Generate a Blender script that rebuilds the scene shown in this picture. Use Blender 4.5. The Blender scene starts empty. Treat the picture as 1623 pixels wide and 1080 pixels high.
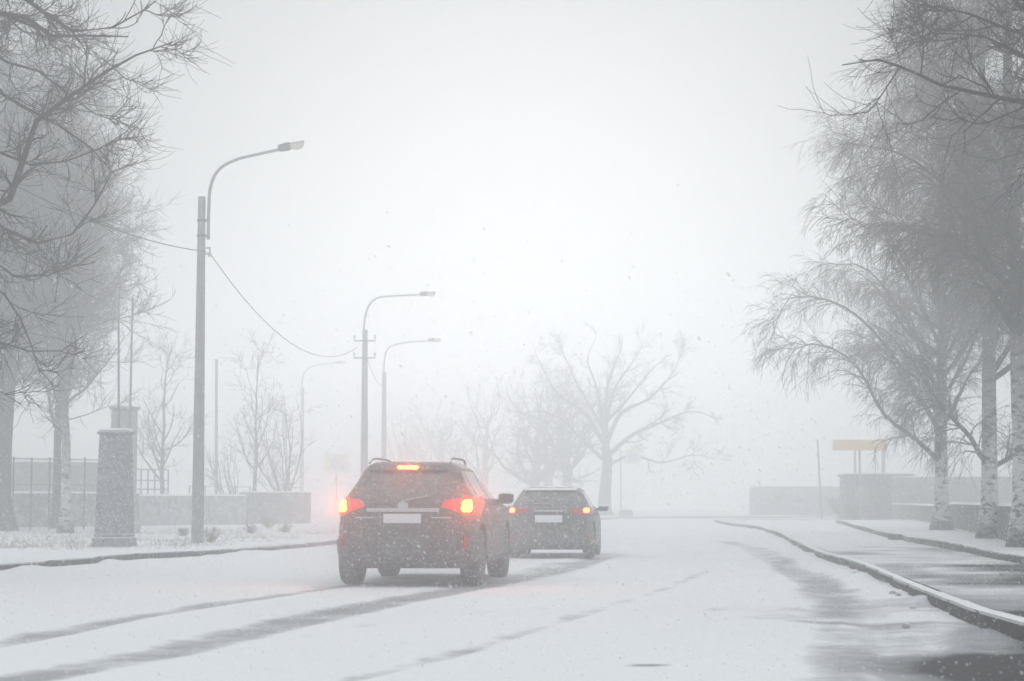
import bpy, math, random
import numpy as np
from mathutils import Vector
R = math.radians
scene = bpy.context.scene
C = scene.collection

# ------------------------------------------------------------------ camera
CAM_H, FPX, PITCH = 1.06, 3156.0, math.atan(254 / 3156.0)
cam_data = bpy.data.cameras.new("camera")
cam_data.sensor_width = 36.0
cam_data.lens = 70.0
cam_data.clip_end = 2000.0
cam_data.dof.use_dof = True
cam_data.dof.focus_distance = 33.0
cam_data.dof.aperture_fstop = 4.0
cam = bpy.data.objects.new("camera", cam_data)
cam.location = (0, 0, CAM_H)
cam.rotation_euler = (R(90) + PITCH, 0, 0)
C.objects.link(cam)
scene.camera = cam

# ------------------------------------------------------------------ light
SUN_EL, SUN_AZ = 8.0, 0.6          # azimuth in degrees, clockwise from the view direction
world = bpy.data.worlds.new("World")
scene.world = world
world.use_nodes = True
wn = world.node_tree
bg = wn.nodes["Background"]
sky = wn.nodes.new("ShaderNodeTexSky")
sky.sky_type = 'NISHITA'
sky.sun_disc = False
sky.sun_elevation = R(SUN_EL)
sky.sun_rotation = R(SUN_AZ)
sky.air_density = 1.0
sky.dust_density = 4.0
hs = wn.nodes.new("ShaderNodeHueSaturation")   # cloud cover takes the blue out of the sky
hs.inputs["Saturation"].default_value = 0.16
wn.links.new(sky.outputs[0], hs.inputs["Color"])
# an even overcast, brighter overhead than at the horizon, lies over most of that sky
tco = wn.nodes.new("ShaderNodeTexCoord"); sxy = wn.nodes.new("ShaderNodeSeparateXYZ")
wn.links.new(tco.outputs["Generated"], sxy.inputs[0])
ovr = wn.nodes.new("ShaderNodeValToRGB")
oe = ovr.color_ramp.elements
OV = 8.3
for q_ in range(2): oe.new(0.5)
for e_, (p_, k_) in zip(oe, ((0.0, 0.28), (0.28, 0.34), (0.55, 0.80), (1.0, 1.0))):
    e_.position = p_; e_.color = (k_ * 0.945, k_ * 0.975, k_, 1)
wn.links.new(sxy.outputs[2], ovr.inputs[0])
osc = wn.nodes.new("ShaderNodeVectorMath"); osc.operation = 'SCALE'; osc.inputs["Scale"].default_value = OV
wn.links.new(ovr.outputs[0], osc.inputs[0])
cmx = wn.nodes.new("ShaderNodeMix"); cmx.data_type = 'RGBA'; cmx.inputs[0].default_value = 0.985
wn.links.new(hs.outputs[0], cmx.inputs[6]); wn.links.new(osc.outputs[0], cmx.inputs[7])
wn.links.new(cmx.outputs[2], bg.inputs["Color"])
bg.inputs["Strength"].default_value = 0.15
sun_data = bpy.data.lights.new("sun", 'SUN')
sun_data.energy = 0.53
sun_data.angle = R(10)
sun_data.color = (1.0, 0.98, 0.95)
sun = bpy.data.objects.new("sun", sun_data)
dv = Vector((math.sin(R(SUN_AZ)) * math.cos(R(SUN_EL)), math.cos(R(SUN_AZ)) * math.cos(R(SUN_EL)), math.sin(R(SUN_EL))))
sun.rotation_euler = dv.to_track_quat('Z', 'Y').to_euler()
sun.location = (0, 60, 60)
C.objects.link(sun)
scene.view_settings.view_transform = 'Standard'
scene.view_settings.look = 'None'
scene.view_settings.gamma = 1.0
scene.view_settings.exposure = -0.06
HALO_SPRAY = 0.17
HAZE_DENSITY, HAZE_G = 0.0134, 0.76
cy = scene.cycles
cy.volume_bounces = 3
cy.max_bounces = 8
cy.diffuse_bounces = 3
cy.glossy_bounces = 3
cy.transparent_max_bounces = 8
cy.use_denoising = True
cy.caustics_reflective = False
cy.caustics_refractive = False
cy.sample_clamp_indirect = 6.0

# ------------------------------------------------------------------ picture -> place
def ray(u, v):
    r, up = (u - 811.5) / FPX, (540 - v) / FPX
    c, s = math.cos(PITCH), math.sin(PITCH)
    return Vector((r, c - up * s, s + up * c))
def G(u, v, z=0.0):                     # the spot at height z that this pixel looks at
    d = ray(u, v); t = (z - CAM_H) / d.z
    return Vector((d.x * t, d.y * t, z))
def P(u, v, y):                         # the spot at distance y that this pixel looks at
    d = ray(u, v); t = y / d.y
    return Vector((d.x * t, y, CAM_H + d.z * t))

# ------------------------------------------------------------------ mesh building
def link(o, parent=None):
    C.objects.link(o)
    if parent is not None: o.parent = parent
    return o
def tag(o, label=None, cat=None, group=None, kind=None):
    if label: o["label"] = label
    if cat: o["category"] = cat
    if group: o["group"] = group
    if kind: o["kind"] = kind
    return o
def empty(name, loc, rz=0.0):
    o = bpy.data.objects.new(name, None)
    o.location = loc; o.rotation_euler = (0, 0, rz); o.empty_display_size = 0.3
    return link(o)
def mesh_np(name, V, F, mat, parent=None, smooth=True, attr=None):
    me = bpy.data.meshes.new(name)
    V = np.asarray(V, dtype=np.float32); F = np.asarray(F, dtype=np.int32)
    n, k = F.shape
    me.vertices.add(len(V)); me.vertices.foreach_set("co", V.ravel())
    me.loops.add(n * k); me.loops.foreach_set("vertex_index", F.ravel())
    me.polygons.add(n)
    me.polygons.foreach_set("loop_start", np.arange(0, n * k, k, dtype=np.int32))
    me.polygons.foreach_set("loop_total", np.full(n, k, dtype=np.int32))
    if smooth: me.polygons.foreach_set("use_smooth", np.ones(n, dtype=bool))
    me.update(calc_edges=True)
    if attr:
        for an, av in attr.items():
            a = me.attributes.new(an, 'FLOAT', 'POINT')
            a.data.foreach_set("value", np.asarray(av, dtype=np.float32).ravel())
    me.materials.append(mat)
    return link(bpy.data.objects.new(name, me), parent)

class MB:
    def __init__(self): self.v, self.f, self.mi, self.m = [], [], [], 0
    def quad(self, *ix): self.f.append(ix); self.mi.append(self.m)
    def add(self, vs):
        b = len(self.v); self.v += [tuple(p) for p in vs]; return b
    def box(self, x0, x1, y0, y1, z0, z1, bev=0.0):
        if bev <= 0:
            b = self.add([(x, y, z) for z in (z0, z1) for x, y in ((x0, y0), (x1, y0), (x1, y1), (x0, y1))])
            for q in ((0, 3, 2, 1), (4, 5, 6, 7), (0, 1, 5, 4), (1, 2, 6, 5), (2, 3, 7, 6), (3, 0, 4, 7)):
                self.quad(*[b + i for i in q])
            return
        rows = []
        for z, i in ((z0, bev), (z0 + bev, 0), (z1 - bev, 0), (z1, bev)):
            rows.append([(x0 + i + bev, y0 + i, z), (x1 - i - bev, y0 + i, z), (x1 - i, y0 + i + bev, z), (x1 - i, y1 - i - bev, z),
                         (x1 - i - bev, y1 - i, z), (x0 + i + bev, y1 - i, z), (x0 + i, y1 - i - bev, z), (x0 + i, y0 + i + bev, z)])
        self.rings(rows, True)
    def rings(self, rows, cap=True, closed=True):
        n = len(rows[0]); b = self.add([p for r in rows for p in r])
        for i in range(len(rows) - 1):
            for j in range(n if closed else n - 1):
                k = (j + 1) % n
                self.quad(b + i * n + j, b + i * n + k, b + (i + 1) * n + k, b + (i + 1) * n + j)
        if cap:
            self.quad(*[b + j for j in reversed(range(n))])
            self.quad(*[b + (len(rows) - 1) * n + j for j in range(n)])
    def tube(self, pts, rad, n=8, cap=True):
        pts = [Vector(p) for p in pts]
        if not hasattr(rad, '__len__'): rad = [rad] * len(pts)
        rows = []; ref = None
        for i, p in enumerate(pts):
            t = (pts[min(i + 1, len(pts) - 1)] - pts[max(i - 1, 0)]).normalized()
            if ref is None:
                ref = Vector((1, 0, 0)) if abs(t.x) < 0.8 else Vector((0, 0, 1))
            a = (ref - t * ref.dot(t)).normalized(); ref = a; b = t.cross(a)
            rows.append([p + (a * math.cos(2 * math.pi * k / n) + b * math.sin(2 * math.pi * k / n)) * rad[i] for k in range(n)])
        self.rings(rows, cap)
    def lathe(self, prof, n=24, axis='z', c=(0, 0, 0)):
        rows = []
        for r, h in prof:
            row = []
            for k in range(n):
                a = 2 * math.pi * k / n; ca, sa = r * math.cos(a), r * math.sin(a)
                row.append((c[0] + ca, c[1] + sa, c[2] + h) if axis == 'z' else (c[0] + h, c[1] + ca, c[2] + sa))
            rows.append(row)
        self.rings(rows, True)
    def grid(self, rows):
        n = len(rows[0]); b = self.add([p for r in rows for p in r])
        for i in range(len(rows) - 1):
            for j in range(n - 1):
                self.quad(b + i * n + j, b + i * n + j + 1, b + (i + 1) * n + j + 1, b + (i + 1) * n + j)
    def build(self, name, mat, parent=None, smooth=False, bevel=0.0):
        me = bpy.data.meshes.new(name)
        me.from_pydata(self.v, [], self.f)
        mats = mat if isinstance(mat, (list, tuple)) else [mat]
        for m in mats: me.materials.append(m)
        for p, i in zip(me.polygons, self.mi): p.material_index = i
        me.update()
        import bmesh
        bm = bmesh.new(); bm.from_mesh(me)
        bmesh.ops.recalc_face_normals(bm, faces=bm.faces)
        bm.to_mesh(me); bm.free()
        if smooth:
            for p in me.polygons: p.use_smooth = True
            try: me.set_sharp_from_angle(angle=R(38))
            except Exception: pass
        o = link(bpy.data.objects.new(name, me), parent)
        if bevel > 0:
            bv = o.modifiers.new("bevel", 'BEVEL'); bv.width = bevel; bv.segments = 2; bv.limit_method = 'ANGLE'
        return o

# ------------------------------------------------------------------ materials
SNOW = (0.83, 0.845, 0.86)
def new_mat(name):
    m = bpy.data.materials.new(name); m.use_nodes = True
    nt = m.node_tree
    return m, nt, nt.nodes["Principled BSDF"]
def node(nt, typ, **kw):
    n = nt.nodes.new(typ)
    for k, v in kw.items():
        if k in n.inputs: n.inputs[k].default_value = v
        else: setattr(n, k, v)
    return n
def noise(nt, scale, detail=6, rough=0.6, stretch=(1, 1, 1), coord='Object'):
    tc = node(nt, 'ShaderNodeTexCoord'); mp = node(nt, 'ShaderNodeMapping')
    mp.inputs['Scale'].default_value = stretch
    nz = node(nt, 'ShaderNodeTexNoise', Scale=scale, Detail=detail, Roughness=rough)
    nt.links.new(tc.outputs[coord], mp.inputs[0]); nt.links.new(mp.outputs[0], nz.inputs['Vector'])
    return nz.outputs['Fac']
def ramp(nt, fac, stops):
    r = node(nt, 'ShaderNodeValToRGB')
    el = r.color_ramp.elements
    while len(el) < len(stops): el.new(0.5)
    for e, (p, c) in zip(el, stops):
        e.position = p; e.color = (c, c, c, 1) if not hasattr(c, '__len__') else (*c, 1)
    nt.links.new(fac, r.inputs[0])
    return r.outputs[0]
def mix(nt, fac, a, b):
    m = node(nt, 'ShaderNodeMix', data_type='RGBA')
    for s, i in ((fac, 0), (a, 6), (b, 7)):
        if hasattr(s, 'links'): nt.links.new(s, m.inputs[i])
        else: m.inputs[i].default_value = s if i == 0 else (*s, 1)
    return m.outputs[2]
def math_(nt, op, a, b=None, clamp=False):
    m = node(nt, 'ShaderNodeMath', operation=op, use_clamp=clamp)
    for i, s in enumerate((a, b)):
        if s is None: continue
        if hasattr(s, 'links'): nt.links.new(s, m.inputs[i])
        else: m.inputs[i].default_value = s
    return m.outputs[0]
def bump(nt, bsdf, h, strength=0.4, dist=0.02):
    b = node(nt, 'ShaderNodeBump', Strength=strength, Distance=dist)
    nt.links.new(h, b.inputs['Height']); nt.links.new(b.outputs[0], bsdf.inputs['Normal'])
def stuck_snow(nt, col, amount, scale, top=True):
    """driven snow: plastered in flecks, and lying on whatever faces up"""
    out = col
    if amount > 0:
        f = ramp(nt, noise(nt, scale, 8, 0.72), [(0.0, 0), (0.62 - 0.3 * amount, 0), (0.86 - 0.3 * amount, 0.75)])
        out = mix(nt, f, out, SNOW)
    if top:
        g = node(nt, 'ShaderNodeNewGeometry'); sx = node(nt, 'ShaderNodeSeparateXYZ')
        nt.links.new(g.outputs['Normal'], sx.inputs[0])
        f = ramp(nt, sx.outputs[2], [(0.62, 0), (0.82, 1)])
        out = mix(nt, f, out, SNOW)
    return out
def solid(name, c0, c1=None, rough=0.7, dust=0.0, metal=0.0, scale=6, snow=0.0, snow_scale=30, top=True, bmp=0.0, coat=0.0, stretch=(1, 1, 1), spec=None):
    m, nt, b = new_mat(name)
    col = mix(nt, ramp(nt, noise(nt, scale, 6, 0.65, stretch), [(0.3, 0), (0.7, 1)]), c0, c1 or c0)
    if dust: col = mix(nt, ramp(nt, noise(nt, 9, 9, 0.75), [(0.38, 0.04 * dust), (0.72, 0.5 * dust)]), col, SNOW)
    col = stuck_snow(nt, col, snow, snow_scale, top)
    nt.links.new(col, b.inputs['Base Color'])
    b.inputs['Roughness'].default_value = rough; b.inputs['Metallic'].default_value = metal
    if coat: b.inputs['Coat Weight'].default_value = coat
    if spec is not None: b.inputs['Specular IOR Level'].default_value = spec
    if bmp: bump(nt, b, noise(nt, scale * 3, 8, 0.7), bmp, 0.02)
    return m
def emit(name, c, strength, base=(0.3, 0.01, 0.01)):
    m, nt, b = new_mat(name)
    b.inputs['Base Color'].default_value = (*base, 1)
    b.inputs['Emission Color'].default_value = (*c, 1); b.inputs['Emission Strength'].default_value = strength
    b.inputs['Roughness'].default_value = 0.25
    return m

def ground_mat(name, dark=(0.020, 0.021, 0.023), slush=(0.36, 0.37, 0.385), attr='bare'):
    m, nt, b = new_mat(name)
    at = node(nt, 'ShaderNodeAttribute', attribute_name=attr)
    n1 = noise(nt, 1.1, 8, 0.62); n2 = noise(nt, 9.0, 8, 0.7)
    n3 = noise(nt, 0.22, 4, 0.5)
    # how bare the ground is, broken up by noise
    s = math_(nt, 'ADD', at.outputs['Fac'], math_(nt, 'MULTIPLY', math_(nt, 'SUBTRACT', n1, 0.5), 0.75))
    s = math_(nt, 'ADD', s, math_(nt, 'MULTIPLY', math_(nt, 'SUBTRACT', n2, 0.5), 0.42))
    snowc = mix(nt, ramp(nt, n3, [(0.3, 0), (0.75, 1)]), (0.80, 0.815, 0.83), SNOW)
    snowc = mix(nt, ramp(nt, n2, [(0.28, 0), (0.6, 1)]), (0.76, 0.775, 0.79), snowc)
    c = mix(nt, ramp(nt, s, [(0.22, 0), (0.5, 1)]), snowc, slush)
    c = mix(nt, ramp(nt, s, [(0.55, 0), (0.95, 1)]), c, dark)
    nt.links.new(c, b.inputs['Base Color'])
    nt.links.new(ramp(nt, s, [(0.5, 0.9), (1.0, 0.62)]), b.inputs['Roughness'])
    b.inputs['Specular IOR Level'].default_value = 0.15
    bump(nt, b, n2, 0.35, 0.02)
    return m

M = {}
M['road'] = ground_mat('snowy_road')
M['walk'] = ground_mat('snowy_pavement')
M['verge'] = ground_mat('snowy_verge', dark=(0.10, 0.09, 0.07), slush=(0.42, 0.42, 0.40))
M['snow'] = solid('snow', (0.81, 0.825, 0.84), SNOW, 0.9, scale=2, bmp=0.3, top=False, spec=0.2)
M['kerb'] = solid('kerb_stone', (0.028, 0.028, 0.03), (0.06, 0.06, 0.06), 0.95, scale=5, snow=0.06, snow_scale=9, bmp=0.4)
M['plaster'] = solid('snow_plastered_wall', (0.26, 0.26, 0.265), (0.40, 0.40, 0.405), 0.9, scale=1.5, snow=0.5, snow_scale=5, bmp=0.3)
M['dirty_snow'] = solid('dirty_snow', (0.30, 0.30, 0.31), (0.5, 0.5, 0.5), 0.95, scale=20, bmp=0.5)
M['concrete'] = solid('weathered_concrete', (0.20, 0.205, 0.21), (0.30, 0.30, 0.295), 0.9, scale=4, snow=0.22, snow_scale=38, bmp=0.25)
M['stone'] = solid('old_plastered_stone', (0.12, 0.14, 0.165), (0.25, 0.265, 0.28), 0.9, scale=5, snow=0.44, snow_scale=18, bmp=0.6)
M['pale_stone'] = solid('pale_stone', (0.30, 0.30, 0.285), (0.42, 0.41, 0.39), 0.9, scale=4, snow=0.25, snow_scale=18, bmp=0.4)
M['wall_dark'] = solid('grey_wall', (0.06, 0.065, 0.072), (0.11, 0.115, 0.12), 0.9, scale=1.2, snow=0.25, snow_scale=4, bmp=0.2)
M['wall_mid'] = solid('mid_grey_wall', (0.17, 0.175, 0.18), (0.24, 0.245, 0.25), 0.9, scale=2, snow=0.35, snow_scale=4, bmp=0.2)
M['steel'] = solid('galvanised_steel', (0.22, 0.225, 0.23), (0.32, 0.325, 0.33), 0.55, metal=0.35, scale=12, snow=0.2, snow_scale=40)
M['dark_steel'] = solid('dark_painted_steel', (0.06, 0.065, 0.07), (0.10, 0.105, 0.11), 0.6, scale=12, snow=0.15, snow_scale=40)
M['blue_steel'] = solid('blue_painted_steel', (0.10, 0.15, 0.24), (0.16, 0.21, 0.30), 0.6, scale=8, snow=0.25, snow_scale=40)
M['wire'] = solid('black_cable', (0.05, 0.05, 0.05), None, 0.7, top=False)
M['cream_glass'] = solid('cream_lamp_glass', (0.62, 0.60, 0.48), (0.70, 0.68, 0.56), 0.3)
M['porcelain'] = solid('porcelain', (0.45, 0.45, 0.44), None, 0.3)
M['bark'] = solid('dark_bark', (0.030, 0.028, 0.027), (0.075, 0.07, 0.068), 0.95, scale=9, snow=0.10, snow_scale=14, bmp=0.6, stretch=(1, 1, 0.25))
M['twig'] = solid('twig_bark', (0.020, 0.019, 0.020), (0.038, 0.036, 0.036), 0.95, scale=3, top=False)
M['yellow'] = solid('orange_yellow_paint', (0.70, 0.42, 0.11), (0.76, 0.50, 0.16), 0.6, scale=3, snow=0.25, snow_scale=3)
M['lime'] = solid('fluorescent_yellow_paint', (0.66, 0.68, 0.12), (0.72, 0.73, 0.2), 0.6, scale=3, snow=0.95, snow_scale=4)  # heavy white flecks fade the board, standing in for haze
M['sign_blue'] = solid('pale_sign_panel', (0.38, 0.46, 0.50), None, 0.6, snow=0.9, snow_scale=5)  # whitened like its board, haze put into the colour
M['sign_white'] = solid('white_sign_paint', (0.75, 0.76, 0.77), None, 0.6)
M['straw'] = solid('dry_straw', (0.20, 0.165, 0.11), (0.30, 0.26, 0.18), 0.95, top=False)
M['shrub'] = solid('shrub_twigs', (0.05, 0.045, 0.04), (0.08, 0.07, 0.06), 0.95, top=False)
# birch bark: white, cross-marked, blackened at the foot
m, nt, b = new_mat('birch_bark')
tc = node(nt, 'ShaderNodeTexCoord'); sz = node(nt, 'ShaderNodeSeparateXYZ'); nt.links.new(tc.outputs['Object'], sz.inputs[0])
marks = ramp(nt, noise(nt, 4.2, 9, 0.72, (1, 1, 2.2)), [(0.50, 0), (0.57, 1)])
col = mix(nt, marks, (0.58, 0.575, 0.56), (0.06, 0.057, 0.054))
foot = ramp(nt, math_(nt, 'ADD', sz.outputs[2], math_(nt, 'MULTIPLY', noise(nt, 5, 5, 0.6), 0.5)), [(0.36, 1), (0.62, 0)])
col = mix(nt, foot, col, (0.045, 0.042, 0.038))
up = ramp(nt, math_(nt, 'MULTIPLY', math_(nt, 'ADD', sz.outputs[2], math_(nt, 'MULTIPLY', noise(nt, 2, 4, 0.6), 1.5)), 0.1), [(0.22, 0), (0.46, 0.92)])
col = mix(nt, up, col, (0.06, 0.056, 0.055))
nt.links.new(stuck_snow(nt, col, 0.1, 14, False), b.inputs['Base Color']); b.inputs['Roughness'].default_value = 0.9
bump(nt, b, noise(nt, 12, 8, 0.7), 0.3, 0.01)
M['birch'] = m
# brick
m, nt, b = new_mat('grey_brick')
tc = node(nt, 'ShaderNodeTexCoord'); mp = node(nt, 'ShaderNodeMapping')
mp.inputs['Rotation'].default_value = (R(90), 0, 0)
br = node(nt, 'ShaderNodeTexBrick', Scale=4.0)
br.inputs['Color1'].default_value = (0.10, 0.098, 0.098, 1); br.inputs['Color2'].default_value = (0.17, 0.165, 0.16, 1)
br.inputs['Mortar'].default_value = (0.30, 0.30, 0.295, 1); br.inputs['Mortar Size'].default_value = 0.03
nt.links.new(tc.outputs['Object'], mp.inputs[0]); nt.links.new(mp.outputs[0], br.inputs['Vector'])
nt.links.new(stuck_snow(nt, br.outputs['Color'], 0.45, 4), b.inputs['Base Color']); b.inputs['Roughness'].default_value = 0.95
M['brick'] = m

# ------------------------------------------------------------------ ground
rng = np.random.default_rng(7)
def vnoise(x, y, scale, seed=0):
    """smooth value noise in the plane"""
    x = np.asarray(x) * scale; y = np.asarray(y) * scale
    xi, yi = np.floor(x).astype(int), np.floor(y).astype(int)
    fx, fy = x - xi, y - yi; fx = fx * fx * (3 - 2 * fx); fy = fy * fy * (3 - 2 * fy)
    def h(a, b):
        n = np.sin(a * 127.1 + b * 311.7 + seed * 74.7) * 43758.5453
        return n - np.floor(n)
    return (h(xi, yi) * (1 - fx) + h(xi + 1, yi) * fx) * (1 - fy) + (h(xi, yi + 1) * (1 - fx) + h(xi + 1, yi + 1) * fx) * fy
def fbm(x, y, scale, seed=0, octs=4):
    s, a, t = 0, 0.5, 0
    for k in range(octs): s = s + a * vnoise(x, y, scale * 2 ** k, seed + k * 9.1); t += a; a *= 0.5
    return s / t
def catmull(pts, n=12):
    pts = [np.array(p, float) for p in pts]; pts = [2 * pts[0] - pts[1]] + pts + [2 * pts[-1] - pts[-2]]
    out = []
    for i in range(1, len(pts) - 2):
        p0, p1, p2, p3 = pts[i - 1:i + 3]
        for k in range(n):
            t = k / n
            out.append(0.5 * (2 * p1 + (p2 - p0) * t + (2 * p0 - 5 * p1 + 4 * p2 - p3) * t * t + (3 * p1 - p0 - 3 * p2 + p3) * t ** 3))
    out.append(pts[-2])
    return np.array(out)
def dist_to_line(X, Y, line):
    best = np.full(X.shape, 1e9)
    for a, b in zip(line[:-1], line[1:]):
        ab = b - a; L2 = max(ab @ ab, 1e-9)
        t = np.clip(((X - a[0]) * ab[0] + (Y - a[1]) * ab[1]) / L2, 0, 1)
        best = np.minimum(best, np.hypot(X - a[0] - t * ab[0], Y - a[1] - t * ab[1]))
    return best
def gp(*uv, z=0.0): return [tuple(G(u, v, z))[:2] for u, v in uv]

KERB_L = catmull([(-14.5, 5.0)] + gp((0, 905), (200, 889), (350, 880), (530, 864)) + [(-1.6, 66), (2.4, 95), (6.4, 117), (11.5, 121.5), (24, 123.5), (70, 126)], 14)
KERB_R = catmull([(3.3, 3.0), (3.55, 9.0)] + gp((1623, 1018), (1541, 991), (1479, 962), (1403, 927), (1345, 902), (1279, 876), (1209, 842), (1140, 831)) + [(10.6, 96), (16, 101), (70, 106)], 10)

def sheet(name, xs, ys, zf, attr, mat):
    X, Y = np.meshgrid(xs, ys); Z = zf(X, Y)
    ny, nx = X.shape
    i = np.arange(ny * nx).reshape(ny, nx)
    F = np.stack([i[:-1, :-1], i[:-1, 1:], i[1:, 1:], i[1:, :-1]], -1).reshape(-1, 4)
    return mesh_np(name, np.stack([X, Y, Z], -1).reshape(-1, 3), F, mat, attr={'bare': attr(X, Y)})

# tyre tracks, then one patch across the near car's tail: (line, half width, strength)
tr = lambda *uv: catmull(gp(*uv), 8)
T = [(tr((-420, 1085), (0, 1020), (250, 972), (480, 938), (560, 926), (650, 916)), 0.20, 0.42),
     (tr((-300, 1150), (0, 1082), (250, 1036), (450, 990), (620, 954), (750, 930), (900, 900), (950, 884)), 0.32, 0.46),
     (tr((500, 1090), (700, 1042), (800, 1012), (950, 965), (1060, 930), (1120, 905)), 0.12, 0.27),
     (tr((1150, 858), (1205, 872), (1250, 897), (1300, 930), (1330, 965), (1345, 1010), (1340, 1090)), 0.34, 0.36),
     (tr((1180, 868), (1260, 905), (1320, 935), (1400, 985), (1450, 1040), (1480, 1100)), 0.26, 0.32),
     (tr((700, 930), (760, 925), (850, 910), (905, 893)), 0.5, 0.40),
     (tr((540, 931), (660, 930), (760, 930)), 0.55, 0.38)]
corner = np.array(gp((1600, 1075)))[0]
spot = np.array(gp((1030, 1056)))[0]
def road_bare_vignette(X, Y):
    a = np.full(X.shape, 0.02)
    wob = (fbm(X, Y, 0.8, 3) - 0.5) * 0.18
    for line, hw, k in T:
        d = dist_to_line(X, Y, line) + wob
        a = np.maximum(a, k * np.exp(-np.clip(d, 0, None) ** 4 / hw ** 4))
    # wet asphalt by the right kerb; the corner nearest the viewer is painted dark as vignetting
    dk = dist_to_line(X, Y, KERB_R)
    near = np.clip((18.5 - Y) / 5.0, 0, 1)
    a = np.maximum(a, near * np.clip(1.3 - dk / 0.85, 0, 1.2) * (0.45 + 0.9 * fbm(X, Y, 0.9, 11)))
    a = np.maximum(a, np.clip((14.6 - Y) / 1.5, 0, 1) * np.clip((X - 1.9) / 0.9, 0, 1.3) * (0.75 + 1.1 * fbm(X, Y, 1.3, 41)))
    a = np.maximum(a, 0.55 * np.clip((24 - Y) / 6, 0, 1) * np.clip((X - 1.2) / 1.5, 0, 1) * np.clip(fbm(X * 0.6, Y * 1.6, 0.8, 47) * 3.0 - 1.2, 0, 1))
    a = np.maximum(a, 0.85 * np.exp(-(((X - spot[0]) / 0.14) ** 2 + ((Y - spot[1]) / 0.10) ** 2)))
    a += 0.16 * (fbm(X, Y, 0.35, 21) - 0.5)
    q, al = X * 0.975 - Y * 0.22, X * 0.22 + Y * 0.975           # many faint older ruts along the lane
    a += 0.42 * np.clip(fbm(q * 1.6, al * 0.07, 1.0, 91) - 0.52, 0, 1) * 2.0 * (0.4 + 0.6 * fbm(X, Y, 0.3, 17))
    return a
def road_z(X, Y):
    z = 0.012 * fbm(X, Y, 1.2, 5)
    for line, hw, k in T[:5]:
        d = dist_to_line(X, Y, line); z = z - 0.018 * np.exp(-d ** 4 / hw ** 4) + 0.012 * np.exp(-((d - hw * 1.5) / 0.1) ** 2) * fbm(X, Y, 3, 2)
    for kb in (KERB_L, KERB_R):                                 # a little snow drifted into the gutter
        d = dist_to_line(X, Y, kb)
        z = z + 0.062 * np.exp(-(d / 0.25) ** 2) * np.clip(fbm(X, Y, 0.9, 31) * 3.0 - 1.35, 0, 1)
    return z
xs = np.concatenate([np.arange(-60, -16, 3.0), np.arange(-16, -9, 0.25), np.arange(-9, 7, 0.075), np.arange(7, 20, 0.3), np.arange(20, 73, 3.0)])
ys = [1.0]
while ys[-1] < 128: ys.append(ys[-1] + 0.05 + max(0, ys[-1] - 8) * 0.011)
tag(sheet('road', xs, np.array(ys), road_z, road_bare_vignette, M['road']), kind='structure')
gb = MB(); gb.grid([[(x, y, -0.05) for x in (-330, -120, -40, 0, 40, 120, 330)] for y in (-60, 0, 60, 120, 200, 330)])
tag(gb.build('ground', M['snow']), kind='structure')

def strip(name, line, offs, zf, mat, bare, side):
    """a sheet beside a kerb line: offs are distances from the line, side +1 right / -1 left"""
    t = np.gradient(line, axis=0); t /= np.linalg.norm(t, axis=1)[:, None]
    nrm = np.stack([t[:, 1], -t[:, 0]], 1) * side
    pts = line[:, None, :] + nrm[:, None, :] * np.asarray(offs)[None, :, None]
    X, Y = pts[..., 0], pts[..., 1]; Z = zf(X, Y, np.broadcast_to(np.asarray(offs)[None, :], X.shape))
    ny, nx = X.shape; i = np.arange(ny * nx).reshape(ny, nx)
    F = np.stack([i[:-1, :-1], i[:-1, 1:], i[1:, 1:], i[1:, :-1]], -1).reshape(-1, 4)
    if side < 0: F = F[:, ::-1]
    return mesh_np(name, np.stack([X, Y, Z], -1).reshape(-1, 3), F, mat, attr={'bare': bare(X, Y)})
def resample(line, step):
    d = np.concatenate([[0], np.cumsum(np.linalg.norm(np.diff(line, axis=0), axis=1))])
    s = np.arange(0, d[-1], step)
    return np.stack([np.interp(s, d, line[:, 0]), np.interp(s, d, line[:, 1])], 1)
def kerb(name, line, side, z0, z1, width=0.16, seed=0):
    ln = resample(line, 0.25)
    t = np.gradient(ln, axis=0); t /= np.linalg.norm(t, axis=1)[:, None]
    nrm = np.stack([t[:, 1], -t[:, 0]], 1) * side
    mb = MB(); rows = []
    for i, (p, n) in enumerate(zip(ln, nrm)):
        j = 0.022 * math.sin(int(i / 8) * 12.9898 + seed)          # stones are set a little unevenly
        g = 0.02 if i % 8 == 0 else 0.0
        zt = z1 + 0.014 * math.sin(int(i / 8) * 7.13 + seed)
        def q(o, z): return (p[0] + n[0] * o, p[1] + n[1] * o, z)
        rows.append([q(j + g, z0), q(j + g + 0.006, zt - 0.02), q(j + 0.026, zt), q(width, zt), q(width + 0.004, z0)])
    mb.rings(rows, True)
    return tag(mb.build(name, M['kerb']), kind='structure')

# left side: kerb and snowy verge
kerb('kerb', KERB_L, -1, -0.03, 0.105, seed=1)
LN = resample(KERB_L, 0.6)
def verge_l_z(X, Y, O):
    return 0.100 + 0.05 * (fbm(X, Y, 0.5, 4) - 0.4) * np.clip(O / 1.5, 0, 1) + 0.035 * (fbm(X, Y, 2.2, 14) - 0.4) * np.clip((O - 1.2) / 1.0, 0, 1)
def verge_l_bare(X, Y):
    d = dist_to_line(X, Y, KERB_L)
    return 0.02 + 0.55 * np.clip(fbm(X, Y, 0.7, 8) - 0.46, 0, 1) * np.clip((d - 1.4) / 0.6, 0, 1) * 2.2
tag(strip('verge', LN, np.concatenate([np.arange(0.165, 6, 0.22), [7, 9, 12, 16, 22, 30, 45, 70]]), verge_l_z, M['verge'], verge_l_bare, -1), kind='structure')

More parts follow.
